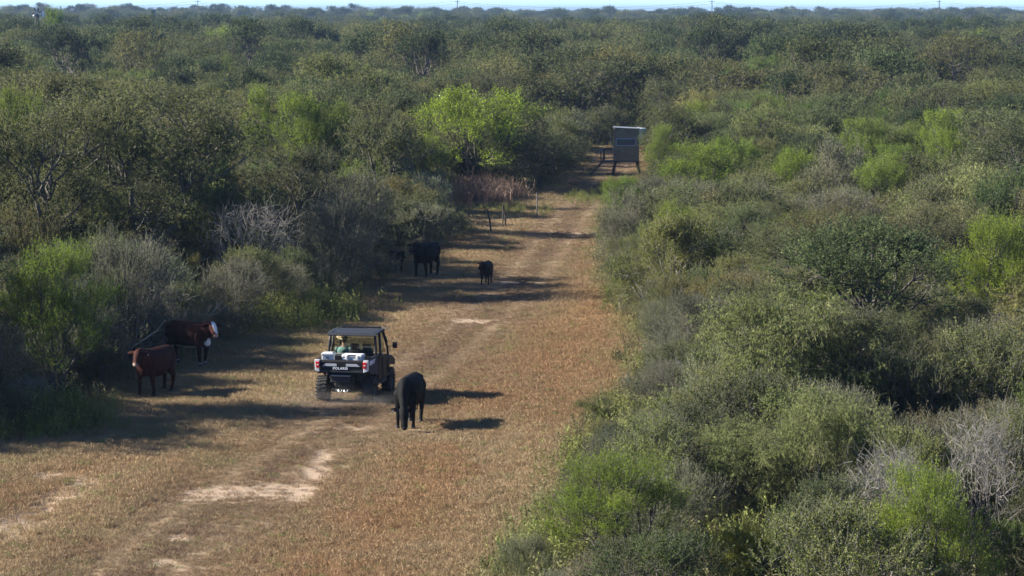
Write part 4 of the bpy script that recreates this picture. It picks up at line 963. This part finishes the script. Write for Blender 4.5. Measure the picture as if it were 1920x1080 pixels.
# ------------------------------------------------------------------ the driver
def make_driver():
    root = empty('person', on_vehicle(-.36, .10, .80), veh.rotation_euler.z); tag(root, 'driver in a teal shirt and straw cowboy hat at the wheel', 'person')
    B = []     # hips at the seat, facing +y
    chain(B, [(0, -.06, .10), (0, -.10, .30), (0, -.11, .48), (0, -.09, .56)], [(.17, .12, .12), (.155, .11, .1), (.19, .11, .1), (.12, .08, .06)], .5)
    chain(B, [(0, -.085, .58), (0, -.06, .68)], [.055, .052], .5)
    chain(B, [(0, -.04, .76), (0, -.035, .80)], [(.075, .095, .10), (.075, .095, .09)], .5); B.append((Vector((0, .06, .735)), Vector((.015, .022, .02)), None)); B.append((Vector((0, .02, .69)), Vector((.05, .06, .04)), None))
    for s in (-1, 1):
        B.append((Vector((s*.078, -.04, .755)), Vector((.012, .02, .03)), None))
        sh = Vector((s*.19, -.10, .52)); el = Vector((s*.26, .10, .32)); wr = Vector((s*.13, .36, .335))
        chain(B, [sh, el, wr], [.058, .044, .030], .4)
        hand_c = wr + Vector((-s*.01, .05, .01)); B.append((hand_c, Vector((.028, .045, .018)), None))
        for k in range(4):
            a = hand_c+Vector(((k-1.5)*.017, .035, .004)); chain(B, [a, a+Vector((0, .030, -.006)), a+Vector((0, .030, -.032+.003*k))], [.0095, .009, .008], .6)
        a = hand_c+Vector((-s*.025, .0, 0)); chain(B, [a, a+Vector((-s*.022, .022, -.004)), a+Vector((-s*.018, .045, -.012))], [.011, .010, .009], .6)
        hip = Vector((s*.10, .0, .08)); kn = Vector((s*.14, .44, .12)); an = Vector((s*.13, .56, -.26)); chain(B, [hip, kn, an], [.095, .062, .042], .4); chain(B, [an, an+Vector((0, .13, -.04))], [.045, .038], .5)
    me = grow('figure', B, .011, 4)
    def cl(co):
        n = len(co); c = np.tile(np.array([.40, .22, .15]), (n, 1)); z = co[:, 2]
        shirt = (z < .585) & (z > .10) & (co[:, 1] < .345+.0*z); c[shirt] = (.22, .36, .34)
        jean = (z <= .10) | ((z < .2) & (co[:, 1] > .14) & (np.abs(co[:, 0]) < .24) & (co[:, 2] < .19)); c[jean] = (.05, .075, .13); boot = (z < -.22); c[boot] = (.09, .05, .03)
        hair = (z > .70) & (co[:, 1] < -.05); c[hair] = (.06, .04, .03); return c
    paint(me, cl); link('body', me, attr_mat('clothed_skin', 'coat', .8, noise_scale=18, var=.12, spec=.2), root)
    m_straw = plain('straw_hat', (.62, .50, .30), .8, var=.12, scale=30, bump=.3); m_band = plain('hat_band', (.10, .06, .035), .6)
    hat = MB(); k = 28; prof = [(.205, 0), (.16, .0), (.105, .0), (.098, .03), (.090, .10), (.075, .125), (.03, .118), (.0, .112)]
    rings = []
    for r, z in prof:
        ring = []
        for j in range(k):
            t = 2*math.pi*j/k; x = r*math.cos(t)*(.98); y = r*math.sin(t)*1.12; zz = z
            if r > .12: zz += .55*max(0, abs(math.cos(t))-.35)*(r-.10)*1.25 - .02*abs(math.sin(t))*(r > .15)
            if z > .1: zz -= .022*(abs(x) < .03)
            ring.append(hat.bm.verts.new((x, y-.035, zz+.825)))
        rings.append(ring)
    for i in range(len(rings)-1):
        for j in range(k): hat.bm.faces.new((rings[i][j], rings[i][(j+1) % k], rings[i+1][(j+1) % k], rings[i+1][j]))
    h = hat.build('hat', m_straw, root, smooth=True); so = h.modifiers.new('thick', 'SOLIDIFY'); so.thickness = .006
    MB().lathe([(.1085, .826), (.1045, .85)], Matrix.Translation((0, -.035, 0)) @ Matrix.Diagonal((.98, 1.12, 1, 1)), 24).build('hat_band', m_band, h)
    return root
make_driver()

# ------------------------------------------------------------------ deer blind on legs
m_wall = plain('blind_panel', (.165, .145, .095), .7, var=.12, scale=4, dirt=(.07, .07, .065), dirtamt=.5, bump=.15)
m_frame = plain('blind_frame', (.19, .24, .32), .6, var=.1); m_wood = plain('dark_timber', (.045, .035, .028), .85, var=.3, scale=14, bump=.4)
m_rooft = plain('galvanised_roof', (.22, .22, .205), .45, .3, var=.1); m_dark = plain('dark_opening', (.012, .013, .016), .3)
m_pglass = plain('dusty_pane', (.02, .026, .04), .25, var=.3, scale=5, spec=.6)
def make_blind():
    p = at(1174, 327); root = empty('deer_blind', p, R(-4)); tag(root, 'grey-green box deer blind on timber legs with stair and platform', 'deer blind')
    s = p.y/FPX; w = 47*s; zb = 24*s+.02; hh = 61*s; dp = w*.95; t = .05
    for sx in (-1, 1):
        for sy in (-1, 1):
            MB().bar((sx*(w/2-.02)+sx*.10, sy*(dp/2-.05)+sy*.06, -.1), (sx*(w/2-.12), sy*(dp/2-.10), zb), .11).build('leg', m_wood, root)
    MB().box((0, 0, zb+.04), (w, dp, .08)).build('floor_deck', m_wood, root)
    z0 = zb+.08; slope = .12
    for nm, sy in (('front_wall', -1), ('rear_wall', 1)):
        y = sy*(dp/2-t/2); wy = .98; wz0 = z0+hh*.48; wz1 = z0+hh*.66; x0 = -w*.36; x1 = w*.36
        wall = MB()
        wall.box((0, y, (z0+wz0)/2), (w, t, wz0-z0)).box((0, y, (wz1+z0+hh-.06)/2), (w, t, z0+hh-.06-wz1)).box(((-w/2+x0)/2, y, (wz0+wz1)/2), (x0+w/2, t, wz1-wz0)).box(((x1+w/2)/2, y, (wz0+wz1)/2), (w/2-x1, t, wz1-wz0))
        wo_ = wall.build(nm, m_wall, root)
        wn_ = MB().box((0, y+sy*.012, wz1+.03), (x1-x0+.14, t, .06)).box((0, y+sy*.012, wz0-.03), (x1-x0+.14, t, .06)).box((x0-.035, y+sy*.013, (wz0+wz1)/2), (.07, t, wz1-wz0)).box((x1+.035, y+sy*.013, (wz0+wz1)/2), (.07, t, wz1-wz0)).build('window_frame', m_frame, wo_)
        MB().box((0, y+sy*.003, (wz0+wz1)/2), (x1-x0, .012, wz1-wz0)).build('window_pane', m_pglass, wo_)
        for k in (-1, 1): MB().box((k*(w/2-.03), y+sy*.014, z0+hh/2-.04), (.06, t, hh-.10)).build('corner_batten', m_wall, wo_)
    for sx in (-1, 1):
        x = sx*(w/2-t/2); wall = MB().box((x, 0, z0+hh/2-.04), (t, dp-2*t-.004, hh-.08)).build('side_wall', m_wall, root)
        if sx < 0:
            MB().box((x-.03, 0, z0+.85), (.03, .62, 1.6)).build('door', m_wall, wall, .006); MB().tube([(x-.06, -.2, z0+.8), (x-.06, -.2, z0+.95)], .012, 6).build('handle', m_frame, wall)
        else: MB().box((x+.022, 0, z0+hh*.57), (.02, dp*.6, hh*.18)).build('window_pane', m_pglass, wall)
    MB().box((0, 0, z0+hh-.012), (w+.10, dp+.16, .055), Matrix.Rotation(R(2.6), 3, 'Y')).build('roof', m_rooft, root, .006)
    # platform, rails and stair to the left
    px0, px1 = -w/2-.70, -w/2; MB().box(((px0+px1)/2-.01, 0, zb+.02), (px1-px0+.02, dp*.8, .07)).build('platform', m_wood, root)
    rh = zb+.80
    for sy in (-1, 1):
        MB().bar((px0+.06, sy*dp*.37, zb+.05), (px0+.06, sy*dp*.37, rh), .085).build('rail_post', m_wood, root); MB().bar((px0+.02, sy*dp*.37, rh), (px1+.0, sy*dp*.37, rh), .07).build('hand_rail', m_wood, root)
        MB().bar((px0-.85, sy*dp*.25, -.05), (px0+.02, sy*dp*.25, zb+.03), .10).build('stair_stringer', m_wood, root); MB().bar((px0-.85, sy*dp*.27, .62), (px0-.06, sy*dp*.27, rh+.03), .04).build('stair_rail', m_frame, root)
        MB().bar((px0-.12, sy*dp*.27, zb), (px0-.16, sy*dp*.27, rh), .035).build('baluster', m_wood, root)
    for k in range(4): t_ = (k+.5)/4; MB().box((px0-.85+.87*t_, 0, -.02+(zb)*t_), (.22, dp*.5, .035)).build('stair_tread', m_wood, root)
    MB().bar((px1-.03, -dp*.37, zb+.6), (px1-.25, -dp*.37, z0+hh*.85), .022).build('brace', m_frame, root)
    return root
make_blind()
# turquoise-roofed feeder half hidden by the brush beyond the blind
p = at(1196, 282); fr = empty('game_feeder', p); tag(fr, 'pale turquoise topped feeder barely showing through brush above the blind', 'feeder')
m_turq = plain('turquoise_paint', (.22, .42, .40), .6, var=.12)
hz_ = topz(238, p.y); MB().lathe([(0, hz_), (.62, hz_-.10), (.66, hz_-.16)], None, 16).build('lid', plain('feeder_lid', (.42, .47, .50), .5, .3), fr); MB().lathe([(.60, hz_-.14), (.60, hz_-.95), (.12, hz_-1.45), (0, hz_-1.45)], None, 16).build('barrel', m_turq, fr)
for k in range(3): a = 2.1*k; MB().bar((.95*math.cos(a), .95*math.sin(a), -.1), (.55*math.cos(a), .55*math.sin(a), hz_-.5), .06).build('leg', m_wood, fr)

# ------------------------------------------------------------------ fence sticks by the weeds
m_post = plain('weathered_post', (.055, .045, .038), .85, var=.3, bump=.3); m_tpost = plain('pale_post', (.13, .125, .12), .7, var=.2)
def stick(u, v, ut, vt, r, mat, label):
    p = at(u, v); s = p.y/FPX; h = topz(vt, p.y); dx = (ut-u)*s
    o = MB().tube([(0, 0, -.25), (dx*.5+.01, 0, h*.5), (dx, 0, h)], [r*1.1, r, r*.85], 7).build('fence_post', mat); o.location = p; tag(o, label, 'fence post', 'old fence sticks beside the track')
stick(922, 437, 914, 392, .045, m_post, 'thick fence stick leaning left, front one of the group')
stick(942, 428, 943, 384, .035, m_post, 'upright fence stick forming an A with a leaning one')
stick(949, 425, 943.5, 385, .035, m_post, 'leaning fence stick propped against the upright one')
stick(879, 424, 879, 388, .030, m_post, 'thin upright fence stick beside the dark bush, leftmost of the row')
stick(1007, 404, 1006.5, 361, .030, m_tpost, 'tall pale fence post by itself in the weeds')
stick(845, 398, 846, 366, .030, m_tpost, 'pale grey post half sunk in brush left of the fence sticks')
# ------------------------------------------------------------------ dead branches leaning out of the brush by the red cattle
m_snag = plain('snag_wood', (.30, .27, .235), .9, var=.25, scale=10, bump=.4)
def snag(u0, v0, base, forks, label):
    p = at(u0, base); s_ = p.y/FPX; P3 = lambda u, v, k: Vector(((u-u0)*s_, k, topz(v, p.y)))
    b_ = MB()
    for pts, r in forks: b_.tube([P3(u, v, .12*i) for i, (u, v) in enumerate(pts)], [r*(1-.7*i/(len(pts)-1)) for i in range(len(pts))], 6)
    o = b_.build('dead_branch', m_snag); o.location = p; tag(o, label, 'branch')
snag(222, 672, 700, [([(206, 702), (222, 674), (248, 652), (270, 638), (290, 624), (308, 604)], .024), ([(270, 638), (282, 630), (292, 632)], .011), ([(248, 652), (262, 636), (272, 618)], .010), ([(290, 624), (300, 619), (309, 621)], .008)], 'pale dead branch slanting up behind the plain red cow')
snag(378, 612, 648, [([(374, 646), (380, 606), (392, 592), (405, 580), (416, 566)], .024), ([(380, 606), (386, 588), (392, 570)], .014), ([(392, 592), (408, 588), (424, 574)], .014), ([(405, 580), (407, 570), (404, 562)], .010)], 'forked dead branch above the back of the white-faced cow')
# ------------------------------------------------------------------ windmill, power line, far shed
m_gal = plain('galvanised_steel', (.38, .40, .42), .5, .4, var=.2); m_wblade = plain('white_blade', (.80, .80, .80), .5, var=.05)
def windmill():
    d = 520.0; x = (74-960)/FPX*d; z0 = float(gz(x, d)); root = empty('windmill', (x, d, z0)); tag(root, 'farm windmill with white vane rising above far brush at top left', 'windmill')
    zh = topz(26, d)-z0; m = m_wood
    for sx in (-1, 1):
        for sy in (-1, 1): MB().bar((sx*1.0, sy*1.0, -.3), (sx*.12, sy*.12, zh), .12).build('tower_leg', m, root)
    for k in range(6):
        t = (k+.3)/6; r = 1.0-.88*t; z = zh*t; b = MB()
        for a, c in (((-r, -r), (r, -r)), ((r, -r), (r, r)), ((r, r), (-r, r)), ((-r, r), (-r, -r))): b.bar((*a, z), (*c, z), .06)
        b.build('tower_brace', m, root)
    MB().box((0, 0, zh+.15), (.35, .6, .35)).build('gearbox', m_gal, root)
    fan = empty('fan_wheel', (0, -.5, zh+.2), 0, root)
    for k in range(14):
        if k in (2, 3, 9, 12): continue     # blades missing from the worn wheel
        a = 2*math.pi*k/14; rot = Matrix.Rotation(-a, 3, 'Y'); MB().box((rot @ Vector((0, 0, .62))), (.24, .03, .62), rot @ Matrix.Rotation(R(25), 3, 'Z')).build('blade', m_wblade if k in (0, 5, 10) else m_wood, fan)
    MB().bar((0, .2, zh+.2), (.9, 1.2, zh+.2), .06).build('tail_boom', m_gal, root); MB().prism([(.7, zh-.75), (1.15, zh-.45), (1.15, zh+.55), (.8, zh+.5)], 'y', 1.2, 1.25).build('tail_vane', m_wblade, root)
windmill()
m_pole = plain('pole_timber', (.075, .07, .065), .85, var=.2); m_wire = plain('conductor', (.06, .06, .065), .5, .5)
DPL = 1500.0; poles = []
def pole(u, vtop, d, r, label, arms=True, group='power line on the skyline'):
    x = (u-960)/FPX*d; z0 = float(gz(x, d)); zt = topz(vtop, d); root = empty('utility_pole', (x, d, z0)); tag(root, label, 'utility pole', group)
    MB().tube([(0, 0, -.5), (0, 0, zt-z0)], [r*1.2, r*.8], 8).build('mast', m_pole, root)
    if arms:
        za = topz(3, d)-z0; MB().box((0, 0, za), (2.6, .22, .22)).build('crossarm', m_pole, root)
        for k in (-1.2, 1.2): MB().tube([(k, 0, za+.1), (k, 0, za+.45)], .09, 6).build('insulator', m_gal, root)
    return x
xp = [pole(374, -6, DPL, .20, 'slender skyline power pole above the left treetops'), pole(858, -8, DPL, .24, 'skyline power pole with crossarm just left of the middle'), pole(1333, -8, DPL, .24, 'skyline power pole with crossarm right of the middle'), pole(1757, -8, DPL, .24, 'skyline power pole with crossarm near the right edge')]
pole(118, 11, 760, .13, 'short dark pole on the far brush beside the windmill', False, 'short poles in the far brush'); pole(326, 12, 800, .13, 'short dark pole, left one of two close together', False, 'short poles in the far brush'); pole(345, 13, 820, .13, 'short dark pole, right one of two close together', False, 'short poles in the far brush')
zw = topz(2.6, DPL)
spans = [xp[0]-140] + xp + [xp[3]+130]
for k, lab in ((-1.2, 'thin power wire sagging along the skyline, near conductor'), (1.2, 'thin power wire sagging along the skyline, far conductor')):
    pts = []
    for i in range(len(spans)-1):
        for t in np.linspace(0, 1, 13)[:-1 if i < len(spans)-2 else None]: pts.append((spans[i]*(1-t)+spans[i+1]*t+k, DPL+k*1.5, zw-(1.1 if k > 0 else 0)-3.6*4*t*(1-t)))
    o = MB().tube(pts, .045, 5).build('power_wire', m_wire); tag(o, lab, 'wire', 'power line on the skyline')
d = 900.0; x = (291-960)/FPX*d; z0 = topz(24, d); sh = empty('farm_shed', (x, d, z0)); tag(sh, 'tiny white-roofed shed far off among the trees at upper left', 'shed')
MB().box((0, 0, .0), (1.3, 3, 2.0)).build('wall', m_wall, sh); MB().prism([(-.75, 1.0), (.75, 1.0), (.70, 1.32), (0, 1.42), (-.70, 1.32)], 'y', -1.6, 1.6).build('roof', m_wblade, sh); MB().box((0, -1.51, -.2), (.5, .05, 1.5)).build('door', m_dark, sh)

# ------------------------------------------------------------------ air: haze over the plain, dust behind the vehicle
def volume_mat(name, col, dens, noise=None, aniso=0.0):
    m, nt, out = new_mat(name); v = N(nt, 'ShaderNodeVolumePrincipled'); v.inputs['Color'].default_value = (*col, 1); v.inputs['Density'].default_value = dens; v.inputs['Anisotropy'].default_value = aniso
    if noise:
        tc = N(nt, 'ShaderNodeTexCoord'); ln = N(nt, 'ShaderNodeVectorMath', operation='LENGTH'); nt.links.new(tc.outputs['Object'], ln.inputs[0])
        fall = N(nt, 'ShaderNodeMapRange'); nt.links.new(ln.outputs['Value'], fall.inputs[0]); fall.inputs[1].default_value = 1.0; fall.inputs[2].default_value = .1
        nz = N(nt, 'ShaderNodeTexNoise', Scale=noise, Detail=4.0); nt.links.new(tc.outputs['Object'], nz.inputs['Vector'])
        mr = N(nt, 'ShaderNodeMapRange'); nt.links.new(nz.outputs[0], mr.inputs[0]); mr.inputs[1].default_value = .38; mr.inputs[2].default_value = .72
        mu = N(nt, 'ShaderNodeMath', operation='MULTIPLY'); nt.links.new(fall.outputs[0], mu.inputs[0]); nt.links.new(mr.outputs[0], mu.inputs[1])
        mu2 = N(nt, 'ShaderNodeMath', operation='MULTIPLY'); nt.links.new(mu.outputs[0], mu2.inputs[0]); mu2.inputs[1].default_value = dens; nt.links.new(mu2.outputs[0], v.inputs['Density'])
    nt.links.new(v.outputs[0], out.inputs['Volume']); return m
HZ = MB().box((0, 4450, 8), (10200, 9900, 36)).build('haze', volume_mat('haze_air', (.185, .285, .46), .00016)); tag(HZ, kind='stuff')

DU = MB(); bmesh.ops.create_icosphere(DU.bm, subdivisions=3, radius=1.0); DU = DU.build('dust', volume_mat('dust_air', (.96, .90, .80), .20, 2.2)); pd = at(610, 765)
DU.location = (pd.x, pd.y, .18); DU.scale = (2.3, 1.5, .42); DU.rotation_euler = (0, 0, R(12)); tag(DU, kind='stuff')
bpy.data.scenes.remove(BENCH)
